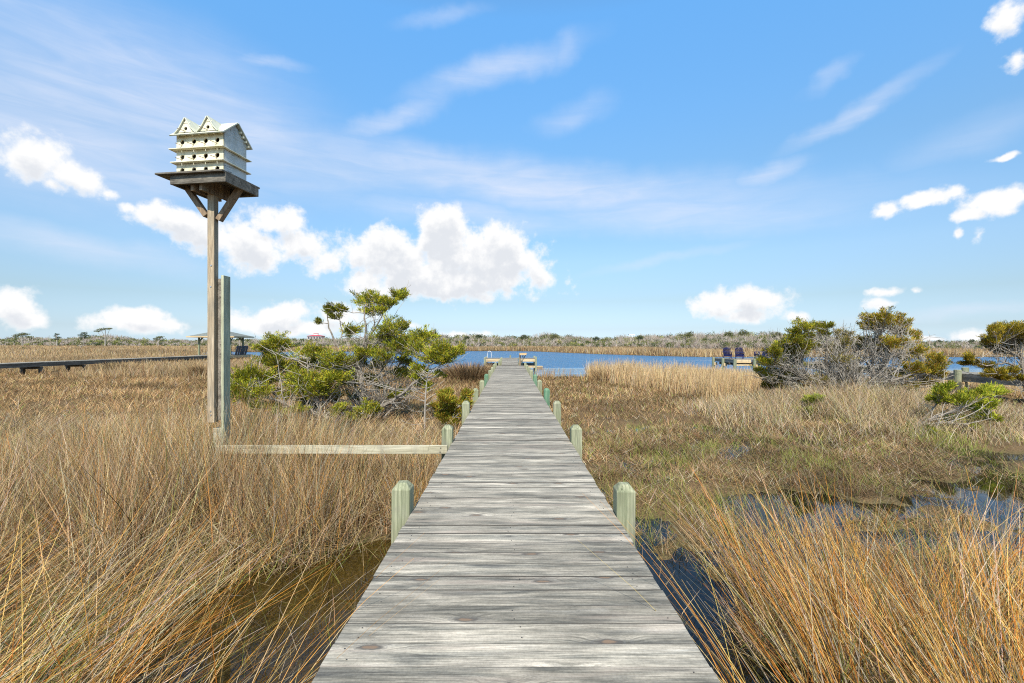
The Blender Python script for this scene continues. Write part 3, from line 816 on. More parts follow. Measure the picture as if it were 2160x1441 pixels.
# ------------------------------------------------------------------ neighbouring boardwalk and gazebo on the left
lw = thing('boardwalk', (-33.2, 0, 0), 'low grey boardwalk crossing the meadow to the gazebo', 'boardwalk')
plank_deck('deck', lambda y: -.75, lambda y: .75, 16.0, 49.6, DECK, lw, pitch=.16)
for s in (-1, 1):
    mb = MB(); mb.box(s * .7 - .025, s * .7 + .025, 16, 49.6, DECK - .30, DECK - .042); mb.build('stringer', M_WALKW, lw)
for y in (25.6, 28.4, 31.6, 34.8, 38, 41.2, 44.4, 47.6):
    for s in (-1, 1):
        mb = MB(); mb.box(s * .62 - .09, s * .62 + .09, y - .09, y + .09, -.7, DECK - .32); mb.build('post', M_WALKW, lw)
    mb = MB(); mb.box(-.75, .75, y - .12, y - .092, DECK - .47, DECK - .31); mb.build('cross_beam', M_WALKW, lw)
gz = thing('gazebo', (-33.1, 52.2, DECK), 'open gazebo with a low hipped shingle roof at the end of the boardwalk', 'gazebo')
plank_deck('deck', lambda y: -2.2, lambda y: 2.2, -2.4, 2.4, 0.0, gz, pitch=.16)
mb = MB(); mb.box(-2.2, 2.2, -2.45, -2.405, -.30, -.01); mb.box(2.203, 2.25, -2.4, 2.4, -.30, -.01); mb.build('fascia', M_PINEX, gz)
for sx_ in (-1, 1):
    for sy_ in (-1, 1):
        mb = MB(); mb.box(-.08, .08, -.08, .08, -1.9, 2.05); o = mb.build('post', M_POST, gz); o.location = (sx_ * 1.75, sy_ * 1.2, 0)
        mb = MB(); mb.bar((0, 0, 1.45), (-sx_ * .5, 0, 2.0), .07, .07); mb.bar((0, 0, 1.45), (0, -sy_ * .5, 2.0), .07, .07)
        o2 = mb.build('brace', M_POST, gz); o2.location = (sx_ * 1.75, sy_ * 1.2, 0)
mb = MB(); e = 2.62; ey = 2.0; zr0, zr1 = 2.10, 2.78
mb.add([(-e,-ey,zr0),(e,-ey,zr0),(e,ey,zr0),(-e,ey,zr0),(-.5,0,zr1),(.5,0,zr1)], [(0,1,5,4),(1,2,5),(2,3,4,5),(3,0,4),(3,2,1,0)]); mb.build('roof', M_SHINGLE, gz)
mb = MB(); mb.box(-e-.01,e+.01,-ey-.035,-ey-.002,zr0-.12,zr0+.02); mb.box(e+.002,e+.035,-ey,ey,zr0-.12,zr0+.02); mb.box(-e-.035,-e-.002,-ey,ey,zr0-.12,zr0+.02); mb.box(-e-.01,e+.01,ey+.002,ey+.035,zr0-.12,zr0+.02)
mb.build('eaves_board', M_PINEX, gz)
bn = thing('bench', (-33.1 + 2.05, 52.2, DECK), 'dark slatted bench with a leaning back at the right side of the gazebo', 'bench')
mb = MB()
for i in range(5):
    y = -1.15 + i * .46
    mb.bar((.05, y + .2, -.3), (.42, y + .2, 1.0), .36, .03, up=(1, 0, 0))
for z in (.66, .86, 1.0): mb.bar((.05 + .37 * (z + .3) / 1.3 - .04, -1.2, z), (.05 + .37 * (z + .3) / 1.3 - .04, 1.2, z), .03, .09)
mb.build('backrest', M_DARKW, bn)
mb = MB(); mb.box(-.45, .12, -1.15, 1.15, .40, .45); mb.build('seat', M_DARKW, bn)
for y in (-1.05, 1.05):
    mb = MB(); mb.box(-.40, -.32, y - .04, y + .04, 0, .40); mb.build('leg', M_DARKW, bn)

# ------------------------------------------------------------------ neighbouring dock on the right with four chairs
rd = thing('neighbour_dock', (0, 0, 0), 'grey timber dock with round green pilings to the right, reaching past the bushes', 'dock')
plank_deck('deck', lambda y: 19.55, lambda y: 21.05, 9.0, 36.85, DECK, rd, pitch=.16)
plank_deck('platform', lambda y: 18.25, lambda y: 23.0, 36.87, 40.7, DECK, rd, pitch=.16)
mb = MB(); mb.box(19.52, 19.57, 9, 36.8, DECK - .34, DECK - .045); mb.box(21.0, 21.05, 9, 36.8, DECK - .34, DECK - .045); mb.build('stringer', M_GREYY, rd)
mb = MB(); mb.box(18.25, 19.5, 36.82, 36.865, DECK - .28, DECK - .01); mb.build('fascia', M_PINEX, rd)
mb = MB(); mb.box(18.25, 19.55, 36.7, 36.75, DECK - .50, DECK - .38); mb.build('cross_beam', M_PINEX, rd)
mb = MB(); mb.box(18.20, 18.247, 36.87, 40.7, DECK - .28, DECK - .01); mb.build('fascia', M_GREYY, rd)
mb = MB()
for y in (37.5, 38.6, 39.8): mb.box(18.3, 22.9, y, y + .05, DECK - .5, DECK - .3)
mb.build('cross_beam', M_GREYX, rd)
for (x, y, tp, r) in ((18.1, 40.5, .10, .13), (18.1, 38.7, .08, .13), (18.15, 36.75, .05, .13), (19.4, 36.1, .06, .13), (20.2, 37.4, -.05, .12), (22.9, 36.8, .08, .13), (19.42, 31, .06, .13), (19.42, 26, .08, .14),
                     (19.42, 19.75, .16, .14), (21.2, 21.2, .18, .14), (21.2, 26, .08, .14), (21.2, 31, .06, .13), (19.42, 14.5, .1, .14), (21.2, 15.0, .1, .14)):
    mb = MB(); mb.tube([(0,0,-1.3),(0,0,DECK+tp-.02),(0,0,DECK+tp)], [r, r * .96, r * .85], 12); o = mb.build('piling', M_POST, rd); o.location = (x, y, 0)
for (x, y) in ((19.5, 19.75), (21.05, 21.2), (19.5, 26), (18.2, 38.7), (18.2, 40.5), (19.5, 36.1)):
    mb = MB(); mb.box(x - .14, x + .14, y - .21, y - .15, DECK - .62, DECK - .36); mb.build('brace_block', M_PINEX, rd)

def adirondack(label, loc, rz):
    t = thing('adirondack_chair', loc, label, 'chair', 'navy chairs on the neighbouring dock', rz)
    # the chair faces -y
    for s in (-1, 1):
        mb = MB(); mb.bar((s * .26, -.42, .36), (s * .26, .48, .04), .04, .11); mb.build('side_rail', M_NAVY, t)
        mb = MB(); mb.box(s * .31 - .025, s * .31 + .025, -.44, -.34, 0, .56); mb.build('leg', M_NAVY, t)
        mb = MB(); mb.bar((s * .33, -.50, .58), (s * .33, .32, .58), .13, .03); mb.build('arm', M_NAVY, t)
        mb = MB(); mb.bar((s * .26, .10, .20), (s * .26, .10, .22), .02, .02); mb.build('bolt', M_NAVY, t)
    mb = MB()
    for k in range(7):
        yy = -.42 + k * .095; mb.bar((-.28, yy, .41 - .356 * (yy + .42)), (.28, yy, .41 - .356 * (yy + .42)), .08, .022)
    mb.build('seat', M_NAVY, t)
    mb = MB()
    for k in range(7):
        x = (k - 3) * .083; top = .98 - .011 * (k - 3) ** 2
        mb.bar((x * .88, .16, .22), (x * 1.1, .16 + (top - .22) * .42, top), .07, .022, up=(0, -1, 0.4))
    mb.bar((-.30, .34, .57), (.30, .34, .57), .05, .05); mb.bar((-.26, .46, .84), (.26, .46, .84), .05, .03)
    mb.build('backrest', M_NAVY, t)
    return t
adirondack('navy slatted chair seen from behind, nearest the dock corner post', (18.75, 39.3, DECK), R(148))
adirondack('navy slatted chair seen from behind with its right arm clear', (19.35, 38.4, DECK), R(150))
adirondack('navy slatted chair in profile facing the pond, back fully visible', (21.75, 39.4, DECK), R(-88))
adirondack('navy slatted chair in profile, its back half hidden by the juniper', (22.1, 38.2, DECK), R(-85))

#@@VEGETATION
# ------------------------------------------------------------------ grasses
def scatter(n, x0, x1, y0, y1):
    return rng.uniform(x0, x1, n), rng.uniform(y0, y1, n)

def in_view(x, y, m=1.9):
    return (np.abs(x) < 1.16 * y + m)

def free(x, y, pad=0.06):
    k = ~((np.abs(x - DX) < HW + pad) & (y < 38.8))
    k &= ~((np.abs(x - DX) < TX + .1) & (y > 38.6) & (y < 41.2))
    k &= ~((np.abs(x + 33.2) < .9) & (y > 15) & (y < 49.7))
    k &= ~((np.abs(x - 20.3) < .95) & (y > 9) & (y < 37))
    return k

def grass(name, x, y, h, lean, az, wd, col, segs=3, bendf=0.35, z=None, taper=0.2, jit=0.15):
    n = len(x)
    z = (np.maximum(height(x, y), -0.12) - 0.03) if z is None else z
    base = np.stack([x, y, z], 1)
    dirv = np.stack([np.sin(az), np.cos(az), np.zeros(n)], 1)
    s, c = np.sin(lean), np.cos(lean)
    axis = (dirv * s[:, None] + np.array([0, 0, 1.0]) * c[:, None]) * h[:, None]
    bend = dirv * (h * bendf * rng.uniform(0.1, 1.2, n))[:, None] - np.array([0, 0, 1.0]) * (h * bendf * 0.35 * rng.uniform(0, 1, n))[:, None]
    bend += rng.normal(0, 1, (n, 3)) * (h * jit * 0.4)[:, None]
    sa = rng.uniform(0, 2 * np.pi, n) * 0 + rng.normal(0, 0.7, n)
    side = np.stack([np.cos(sa), np.sin(sa), np.zeros(n)], 1)
    return ribbons(name, base, axis, bend, side, wd, col, segs, M_GRASS, taper)

STRAW = (.54, .385, .19); TAN = (.39, .262, .132); BROWN = (.20, .118, .055); GREY = (.49, .415, .295); ORANGE = (.55, .26, .055); GOLD = (.60, .38, .12)
GREEN = (.26, .31, .06); OLIVE = (.17, .17, .045); DARK = (.075, .05, .025)

def join_xy(*sets):
    return [np.concatenate(a) for a in zip(*sets)]

def wetmask(x, y, lo=-0.03, hi=0.05, inwet=0.04):
    hh = height(x, y)
    p = np.clip((hh - lo) / (hi - lo), 0, 1) * (1 - inwet) + inwet
    p = np.where(pond_sd(x, y) > 0.3, 0, p)
    return rng.random(len(x)) < p

# tall needle rush standing left of the dock
x, y = scatter(150000, -11.5, -0.9, 2.8, 11.0)
edge = 4.65 - np.clip((-2.6 - x) * .8, 0, 1.5) + np.clip((x + 2.4) * .9, 0, .8) + fbm(x * 1.2, y * 1.2, 3) * 1.0 - .5
k = (y > edge) & in_view(x, y) & free(x, y) & wetmask(x, y, -.05, .02, .02)
clump = fbm(x * 1.7 + 3, y * 1.7, 3)
core = np.exp(-(((x + 4.2) / 4.2) ** 2 + ((y - 5.9) / 1.9) ** 2))
k &= rng.random(len(x)) < np.clip((clump - .36) * 5.0, .06, 1) * np.clip(core * 1.7, 0.03, 1)
x, y, core = x[k], y[k], core[k]
n = len(x)
h = rng.uniform(.55, 1.15, n) * (0.68 + 0.42 * core) * (1 + .28 * np.exp(-((x + 4.0) / 1.5) ** 2)) * (0.8 + .5 * fbm(x * .8, y * .8, 2))
lean = np.abs(rng.normal(.12, .22, n)); q_ = rng.random(n) < .22; lean[q_] = rng.uniform(.4, 1.3, q_.sum())
az = rng.uniform(0, 6.28, n)
col = pick([STRAW, TAN, BROWN, GREY, ORANGE, OLIVE, DARK], [.27, .21, .17, .12, .08, .06, .09], n, .32)
o = grass('tall_rush', x, y, h, lean, az, np.maximum(.0042, y * .00075) * rng.uniform(.7, 1.4, n) * np.where(rng.random(n) < .07, 2.2, 1.0), col, 3, .25)
tag(o, 'dense tall tan needle rush standing to the left of the dock around the birdhouse pole', 'rush', kind='stuff')
x = rng.uniform(-5.0, -2.3, 5200); y = rng.uniform(4.8, 5.72, 5200)
k = fbm(x * 2.2 + 9, y * 2.2, 3) > .40; x, y = x[k], y[k]; n = len(x)
tag(grass('tall_rush', x, y, rng.uniform(.75, 1.28, n) * (1 - .25 * np.clip((x + 3.0) / .7, 0, 1)), np.abs(rng.normal(.1, .16, n)), rng.uniform(0, 6.28, n), rng.uniform(.003, .0065, n), pick([STRAW, TAN, BROWN, GREY, ORANGE, DARK], [.26, .22, .17, .19, .08, .08], n, .3), 4, .22),
    'tallest rushes right in front of the birdhouse pole, crossing the pale rail', 'rush', kind='stuff')
x = np.array([1.42, 1.5, 1.46, 1.4, 1.55, 1.44, -1.40, -1.46, -1.42, -1.52, -1.5]); y = np.array([1.95, 2.25, 2.05, 2.7, 1.8, 2.5, 1.75, 2.0, 2.3, 2.1, 1.65]); n = len(x)
lx = np.where(x > 0, -1, 1) * np.array([.30, .34, .36, .28, .4, .3, .3, .36, .31, .38, .38])
tag(grass('orange_rush', x, y, np.array([1.55, 1.6, 1.62, 1.5, 1.68, 1.56, 1.55, 1.62, 1.5, 1.6, 1.66]), np.arctan(np.hypot(lx, .1)), np.arctan2(lx, .1), np.full(n, .006), pick([ORANGE, GOLD, STRAW], [1, 1, 1], n), 6, .42, z=np.zeros(n), jit=.03),
    'few single orange stems bending over both near edges of the dock', 'rush', kind='stuff')
# broken, fallen stems under it
x, y = scatter(150000, -11.5, -0.9, 2.7, 11.0)
k = (y > 4.4 - np.clip((-2.6 - x) * .8, 0, 1.5) + np.clip((x + 2.4) * .9, 0, .8) + fbm(x * 1.2, y * 1.2, 3) * 1.0 - .5) & in_view(x, y) & free(x, y, .02) & wetmask(x, y, -.06, .02, .02)
k &= rng.random(len(x)) < np.clip((fbm(x * 1.7 + 3, y * 1.7, 3) - .30) * 4, .1, 1)
x, y = x[k], y[k]; n = len(x)
h = rng.uniform(.25, .8, n)
o = grass('fallen_straw', x, y, h, rng.uniform(.5, 1.45, n), rng.uniform(0, 6.28, n), np.maximum(.0042, y * .0007) * rng.uniform(.7, 1.4, n),
      pick([STRAW, TAN, BROWN, GREY, OLIVE, DARK], [.26, .22, .2, .18, .05, .09], n, .3), 3, .3, z=np.maximum(height(x, y), -.05) + rng.uniform(0, .45, n) ** 1.6)
tag(o, 'tangled fallen straw between the upright rushes left of the dock', 'straw', kind='stuff')

# long orange rushes in the foreground
def fore(nm, n, x0, x1, y0, y1, fan, label, per=60):
    # stems stand in tussocks
    nt = n // per
    tx, ty = scatter(nt, x0, x1, y0, y1)
    i = rng.integers(0, nt, n)
    x = tx[i] + rng.normal(0, .11, n); y = ty[i] + rng.normal(0, .11, n)
    k = in_view(x, y, 1.6) & free(x, y, .10) & (y > .9) & ~((x > 0) & (x < 1.95) & (y > 2.75)) & ~((x < 0) & (x > -2.4) & (y > 2.1) & (rng.random(n) < .65))
    x, y = x[k], y[k]; m = len(x)
    h, lean, az = fan(x, y, m)
    cl = pick([ORANGE, (.50, .19, .03), GOLD, STRAW, GREY, OLIVE, BROWN], [.24, .12, .22, .13, .17, .05, .07], m, .28)
    return tag(grass(nm, x, y, h, lean, az, rng.uniform(.003, .0075, m), cl, 5, .22, jit=.05, taper=.25), label, 'rush', kind='stuff')
def fan_r(x, y, m):
    lx = np.clip((x - 3.1) * .30 + rng.normal(0, .20, m), -.75, .7); ly = rng.normal(.05, .2, m)
    return rng.uniform(.75, 1.3, m), np.arctan(np.hypot(lx, ly)), np.arctan2(lx, ly)
fore('orange_rush', 6400, 1.5, 6.2, 1.15, 4.1, fan_r, 'tall orange and straw rushes fanning out in the right foreground')
def fan_l(x, y, m):
    lx = np.clip(rng.normal(.85, .42, m), -.3, 1.9); ly = rng.normal(.30, .45, m)
    o_ = rng.random(m) < .14; lx[o_] = rng.normal(0, .25, o_.sum())
    return rng.uniform(.7, 1.35, m), np.arctan(np.hypot(lx, ly)), np.arctan2(lx, ly)
fore('orange_rush', 1750, -5.4, -1.65, 1.25, 3.7, fan_l, 'long orange rushes leaning to the right in the left foreground', 9)

# low matted marsh grass right of the dock and everywhere near
def low(nm, n, x0, x1, y0, y1, hr, pal, wts, label, wd0=.0045, wk=.0009, cth=.30, dens=None, wet=(-.03, .05, .05), leanr=(.2, 1.4), zl=.08):
    x, y = scatter(n, x0, x1, y0, y1)
    k = in_view(x, y) & free(x, y, .03)
    c = fbm(x * 1.4 + 40, y * 1.4, 4)
    k &= rng.random(n) < np.clip((c - cth) * 4 + .25, .06, 1)
    if dens is not None: k &= rng.random(n) < dens(x, y)
    x, y = x[k], y[k]
    k = wetmask(x, y, *wet); x, y = x[k], y[k]; m = len(x)
    h = rng.uniform(*hr, m) * (.6 + .8 * fbm(x * .7, y * .7, 2))
    col = pick(pal, wts, m, .2)
    tone = .25 + 1.45 * fbm(x * .6 + 9, y * .9, 4)
    col = col * tone[:, None]
    z = np.maximum(height(x, y), -.08) - .02 + rng.uniform(0, zl, m)
    o = grass(nm, x, y, h, rng.uniform(*leanr, m), rng.uniform(0, 6.28, m), np.maximum(wd0, y * wk) * rng.uniform(.7, 1.4, m), np.clip(col, .004, .9), 2, .35, z=z)
    return tag(o, label, 'grass', kind='stuff')
LOWP = [STRAW, TAN, BROWN, GREY, OLIVE, GREEN, DARK]
low('marsh_grass', 190000, .8, 9.5, 2.6, 12, (.08, .26), [(.36,.25,.14), (.38, .24, .115), BROWN, GREY, OLIVE, GREEN, DARK], [.17, .27, .27, .09, .08, .04, .08], 'low matted brown marsh grass right of the dock', leanr=(.5, 1.5), wet=(-.02, .04, .10))
low('marsh_grass', 120000, .8, 24, 11.5, 31, (.10, .27), [STRAW, (.38, .24, .115), BROWN, GREY, OLIVE, GREEN, DARK], [.10, .34, .34, .06, .06, .03, .07], 'low brown marsh grass stretching back to the pond on the right', wet=(-.05, .02, .1))
low('marsh_grass', 190000, -44, -.8, 8.5, 34, (.14, .38), [STRAW, (.40, .245, .11), BROWN, GREY, OLIVE, GREEN, DARK], [.16, .42, .28, .04, .04, .01, .05], 'short tan marsh grass stretching back to the pond on the left', wet=(-.05, .02, .1))
low('marsh_grass', 14000, .8, 5.5, 1.3, 3.6, (.10, .36), [STRAW, BROWN, OLIVE, GREEN, GREY], [.25, .3, .16, .12, .17], 'thin drowned grass at the foot of the orange rushes on the right', wet=(-.08, .03, .12))
low('marsh_grass', 27000, -6.5, -.8, 1.4, 5.2, (.10, .42), [STRAW, BROWN, OLIVE, GREEN, GREY], [.2, .3, .2, .12, .18], 'thin drowned grass in the puddle left of the dock', wet=(-.06, .04, .13))
# green shoots
x, y = scatter(60000, .9, 12, 3.0, 12.5)
g = fbm(x * .9 + 70, y * .9, 3)
k = in_view(x, y) & free(x, y) & (rng.random(len(x)) < np.clip((g - .50) * 5, .02, 1) * np.clip((x - y * .25 + 1.0) / 3, .15, 1)) & (height(x, y) > -.12)
x, y = x[k], y[k]; n = len(x)
tag(grass('green_shoots', x, y, rng.uniform(.12, .34, n), np.abs(rng.normal(.2, .25, n)), rng.uniform(0, 6.28, n), np.maximum(.004, y * .0007),
      pick([GREEN, (.33, .36, .07), OLIVE, (.36, .30, .10)], [.4, .2, .25, .15], n), 2, .3), 'yellow green shoots among the wet marsh grass on the right', 'grass', kind='stuff')
# straw hummock under the bushes on the right
x, y = scatter(70000, 5.5, 17.5, 9.6, 17.2)
core = np.exp(-(((x - 10.6) / 4.2) ** 2 + ((y - 13.6) / 2.7) ** 2))
k = (rng.random(len(x)) < np.clip(core * 1.5 - .12, 0, 1)) & in_view(x, y) & (fbm(x * 2, y * 2, 3) > .36)
x, y, core = x[k], y[k], core[k]; n = len(x)
tag(grass('straw_hummock', x, y, rng.uniform(.45, 1.0, n) * (.45 + .65 * core), np.abs(rng.normal(.35, .35, n)), rng.uniform(0, 6.28, n), np.maximum(.006, y * .00075) * rng.uniform(.7, 1.4, n),
      pick([(.52, .39, .23), (.50, .43, .32), STRAW, BROWN, (.32, .30, .10), DARK], [.30, .22, .2, .14, .10, .06], n, .28), 3, .4), 'shaggy pale straw hummock below the right-hand bushes', 'grass', kind='stuff')
# tall rush belt along the near shore, right
x, y = scatter(90000, 5.0, 40, 15.0, 30.5)
sdv = pond_sd(x, y)
front = 17.4 + np.clip(8.0 - x, 0, 4) * 2.6 + fbm(x * .5, y * .5, 3) * 2.0
k = (y > front) & (sdv < .25) & in_view(x, y) & free(x, y) & (rng.random(len(x)) < np.clip(fbm(x * .9, y * .9, 3) * 3 - .4, .2, 1))
x, y = x[k], y[k]; n = len(x)
hh = rng.uniform(.7, 1.1, n) * (.75 + .45 * fbm(x * .5 + 4, y * .5, 2)) * 1.22 * np.clip(1.0 - (x - 9.5) * .085, .60, 1.0)
tag(grass('shore_rush', x, y, hh, np.abs(rng.normal(.08, .14, n)), rng.normal(1.2, 1.2, n), np.maximum(.01, y * .00085) * rng.uniform(.6, 1.4, n),
      pick([STRAW, TAN, (.58, .42, .23), BROWN, GREY], [.34, .16, .34, .10, .06], n), 3, .2), 'tall straw coloured rush belt along the pond shore right of the dock', 'rush', kind='stuff')
# sparse sprigs by the water beside the dock, and the left shore
x, y = scatter(60000, -34, 6.5, 21.0, 62)
sdv = pond_sd(x, y)
k = (sdv < .4) & (sdv > -4.5) & in_view(x, y) & free(x, y) & (rng.random(len(x)) < np.clip(fbm(x * .8 + 20, y * .8, 3) * 4 - 1.7, .02, 1) * np.where(x > -.5, .5, 1))
x, y = x[k], y[k]; n = len(x)
tag(grass('shore_rush', x, y, rng.uniform(.5, .95, n), np.abs(rng.normal(.1, .15, n)), rng.normal(1.2, 1.2, n), np.maximum(.01, y * .0008) * rng.uniform(.6, 1.4, n),
      pick([TAN, STRAW, BROWN, ORANGE], [.35, .3, .28, .07], n), 3, .2), 'thin brown rushes at the water edge beside and left of the dock', 'rush', kind='stuff')
# far meadow on the left
def meadow(nm, n, x0, x1, y0, y1, hr, wd, label, cond=None):
    x, y = scatter(n, x0, x1, y0, y1)
    k = in_view(x, y, 6) & free(x, y) & (pond_sd(x, y) < -.3)
    if cond is not None: k &= cond(x, y)
    x, y = x[k], y[k]; m = len(x)
    tone = .42 + .9 * fbm(x * .12, y * .2, 4)
    col = pick([STRAW, TAN, (.40, .27, .15), BROWN, GREY], [.28, .34, .18, .12, .08], m) * tone[:, None]
    o = grass(nm, x, y, rng.uniform(*hr, m) * (.6 + .8 * fbm(x * .15, y * .15, 3)), np.abs(rng.normal(.1, .2, m)), rng.uniform(0, 6.28, m), np.full(m, 1.0) * np.maximum(wd, y * .0010) * rng.uniform(.6, 1.5, m), np.clip(col, .004, .9), 2, .25)
    return tag(o, label, 'grass', kind='stuff')
meadow('meadow_grass', 120000, -75, -6, 28, 66, (.45, .9), .03, 'tan meadow grass on both sides of the left boardwalk', lambda x, y: ((x < -8) | (pond_sd(x, y) < -1)) & ~((x > -36) & (x < -29) & (y < 37)))
meadow('meadow_grass', 150000, -270, -8, 62, 215, (.7, 1.2), .08, 'wide tan meadow running back to the tree line on the left')
meadow('meadow_grass', 90000, -85, 40, 84, 175, (.7, 1.25), .08, 'pale reed fringe along the far bank of the pond', lambda x, y: pond_sd(x, y) > -26)
meadow('meadow_grass', 90000, 20, 230, 60, 140, (.8, 1.3), .07, 'straw coloured reed bank across the water on the right', lambda x, y: (pond_sd(x, y) > -30))
# tussocks that stand out
def tussock(px, py, d, r, hgt, n, pal, label):
    p = P(px, py, d)
    a = rng.uniform(0, 6.28, n); q = np.sqrt(rng.random(n)) * r
    x = np.sin(a) * q; y = np.cos(a) * q
    o = grass('rush_tussock', x, y, rng.uniform(.6, 1.05, n) * hgt, (q / r) * .6 * rng.uniform(.5, 1.2, n), a, np.full(n, d * .0009) * rng.uniform(.7, 1.3, n), pick(pal, [1] * len(pal), n), 3, .3, z=np.full(n, -.05))
    o.location = (p.x, p.y, max(0.0, float(height(np.array([p.x]), np.array([p.y]))[0])))
    return tag(o, label, 'rush clump', 'rush tussocks in the marsh')
tussock(988, 806, 27.5, 1.15, 1.25, 2600, [BROWN, (.36, .22, .11), TAN, DARK], 'big brown rush tussock just left of the dock near the water')
tussock(432, 800, 30.0, .75, 1.1, 1400, [BROWN, TAN, STRAW], 'brown rush tussock right behind the birdhouse pole')
tussock(1290, 806, 27.0, .8, 1.0, 1200, [TAN, STRAW, BROWN], 'tan rush tussock at the left tip of the right-hand rush belt')
tussock(250, 790, 33.0, .9, .95, 1300, [STRAW, TAN, DARK], 'pale spiky rush tussock in front of the left boardwalk')

# ------------------------------------------------------------------ junipers and bushes
def bez(a, b, n=7, lift=0.15, wob=0.06):
    a = np.array(a); b = np.array(b); L = np.linalg.norm(b - a)
    c = (a + b) / 2 + np.array([0, 0, -lift * L]) + rng.normal(0, wob * L, 3)
    t = np.linspace(0, 1, n)[:, None]
    p = (1 - t) ** 2 * a + 2 * t * (1 - t) * c + t ** 2 * b
    p[1:-1] += rng.normal(0, .012 * L, (n - 2, 3))
    return p

LEAFY = [(.37, .36, .024), (.24, .275, .024), (.44, .37, .028), (.09, .125, .02), (.40, .24, .035)]
LEAFW = [.34, .30, .16, .14, .06]
def juniper(nm, label, cat, d, trunks, clumps, pal=LEAFY, wts=LEAFW, group=None, r0=.06, twigs=9, leaf=.052, dens=1.0, spread=.9, bare=0, fan=0):
    """trunks: lists of (px, py, radius px at d, depth offset); clumps: (px, py, r px[, depth offset[, tone]])"""
    trunks = [[(q[0], q[1], q[2] * .62, q[3]) for q in tr] for tr in trunks]
    root = P(trunks[0][0][0], trunks[0][0][1], d + trunks[0][0][3]); root.z = float(height(np.array([root.x]), np.array([root.y]))[0]) - .05
    t = thing(nm, root, label, cat, group)
    wood_ = MB(); O = np.array(root)
    nodes = []
    for tr in trunks:
        pts = [np.array(P(q[0], q[1], d + q[3])) for q in tr]; rad = [q[2] / F * d for q in tr]
        # refine
        fp, fr = [], []
        for i in range(len(pts) - 1):
            for s in (0, .33, .67):
                fp.append(pts[i] * (1 - s) + pts[i + 1] * s + (rng.normal(0, .012, 3) if s else 0)); fr.append(rad[i] * (1 - s) + rad[i + 1] * s)
        fp.append(pts[-1]); fr.append(rad[-1])
        if tr is trunks[0]: fp[0] = np.array([fp[0][0], fp[0][1], root.z - .1])
        wood_.tube([p - O for p in fp], fr, 7)
        nodes += list(zip(fp, fr))
    NP = np.array([q[0] for q in nodes]); NR = np.array([q[1] for q in nodes])
    B, A, W_, CL_ = [], [], [], []
    tw = MB()
    for cl in clumps:
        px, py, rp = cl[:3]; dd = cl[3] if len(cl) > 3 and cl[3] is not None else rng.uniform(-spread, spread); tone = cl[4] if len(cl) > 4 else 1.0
        c = np.array(P(px, py, d + dd)); r = 1.2 * rp / F * d
        dist = np.linalg.norm((NP - c) * np.array([1, .7, 1]), axis=1) + np.clip(NP[:, 2] - (c[2] - .15 * r), 0, 9) * 2.5
        j = int(np.argmin(dist)); st = NP[j]
        path = bez(st, c - np.array([0, 0, r * .25]), 6, .10, .07)
        rr = min(NR[j] * .75, .030)
        wood_.tube([p - O for p in path], np.linspace(rr, .008, 6), 5, cap=False)
        nt = max(5, int(twigs * 2.3 * (r / .35)))
        subs = []; orig = []
        for q in range(nt):
            v = unit(rng.normal(0, 1, 3)) * rng.uniform(.35, 1.38) * r * np.array([1.15, 1.0, .74]); v[2] = abs(v[2]) * rng.choice([1, 1, 1, -.6])
            e = c + v
            s = path[rng.integers(2, 6)]
            subs.append(e); orig.append(s)
            tw.tube([p - O for p in bez(s, e, 4, .08, .10)], [.0075, .006, .0045, .003], 3, cap=False)
        for q in range(bare):
            v = unit(rng.normal(0, 1, 3)) * rng.uniform(.8, 1.7) * r
            s = path[rng.integers(1, 5)]
            tw.tube([p - O for p in bez(s, c + v, 4, .05, .12)], [.007, .0055, .004, .0025], 3, cap=False)
        subs = np.array(subs)
        nl = int(dens * nt * 105)
        i = rng.integers(0, len(subs), nl)
        tt = rng.uniform(.42, 1.04, nl)[:, None]; orig = np.array(orig)
        off = rng.normal(0, 1, (nl, 3)) * np.array([1, 1, .75]) * (.030 + .30 * r * (1.05 - tt) * .55)
        p = orig[i] * (1 - tt) + subs[i] * tt + off + np.array([0, 0, .02])
        ax = unit(off / np.maximum(np.linalg.norm(off, axis=1, keepdims=True), .01) * .7 + unit(subs[i] - orig[i]) * .9 + unit(subs[i] - c) * .5 + np.array([0, 0, .9]) + rng.normal(0, .35, (nl, 3)))
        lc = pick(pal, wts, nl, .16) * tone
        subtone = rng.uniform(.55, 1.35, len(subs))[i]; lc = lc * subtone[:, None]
        B.append(p - O); A.append(ax * (leaf * rng.uniform(.6, 1.3, nl))[:, None]); CL_.append(lc)
    for q in range(fan):
        cl = clumps[rng.integers(0, len(clumps))]
        e = np.array(P(cl[0] + rng.normal(0, 14), cl[1] + rng.normal(0, 12), d + rng.normal(0, .55)))
        k = np.where(NP[:, 2] < e[2] - .12)[0]
        if len(k) == 0: continue
        wgt = np.exp(-np.linalg.norm(NP[k] - e, axis=1) / .9); j = rng.choice(k, p=wgt / wgt.sum())
        L = np.linalg.norm(e - NP[j])
        if L > 1.7: continue
        pt = bez(NP[j], e, 6, .10, .07)
        tw.tube([p - O for p in pt], np.linspace(.014, .005, 6), 4, cap=False)
        for z_ in range(4):
            m_ = rng.integers(1, 6); v = unit(pt[m_] - pt[m_ - 1] + rng.normal(0, .16, 3)) * rng.uniform(.15, .42)
            tw.tube([p - O for p in bez(pt[m_], pt[m_] + v, 4, .05, .1)], [.0065, .0055, .0045, .0035], 3, cap=False)
    wood_.build('trunk', M_BARK, t)
    if tw.v: tw.build('twigs', M_BARE, t)
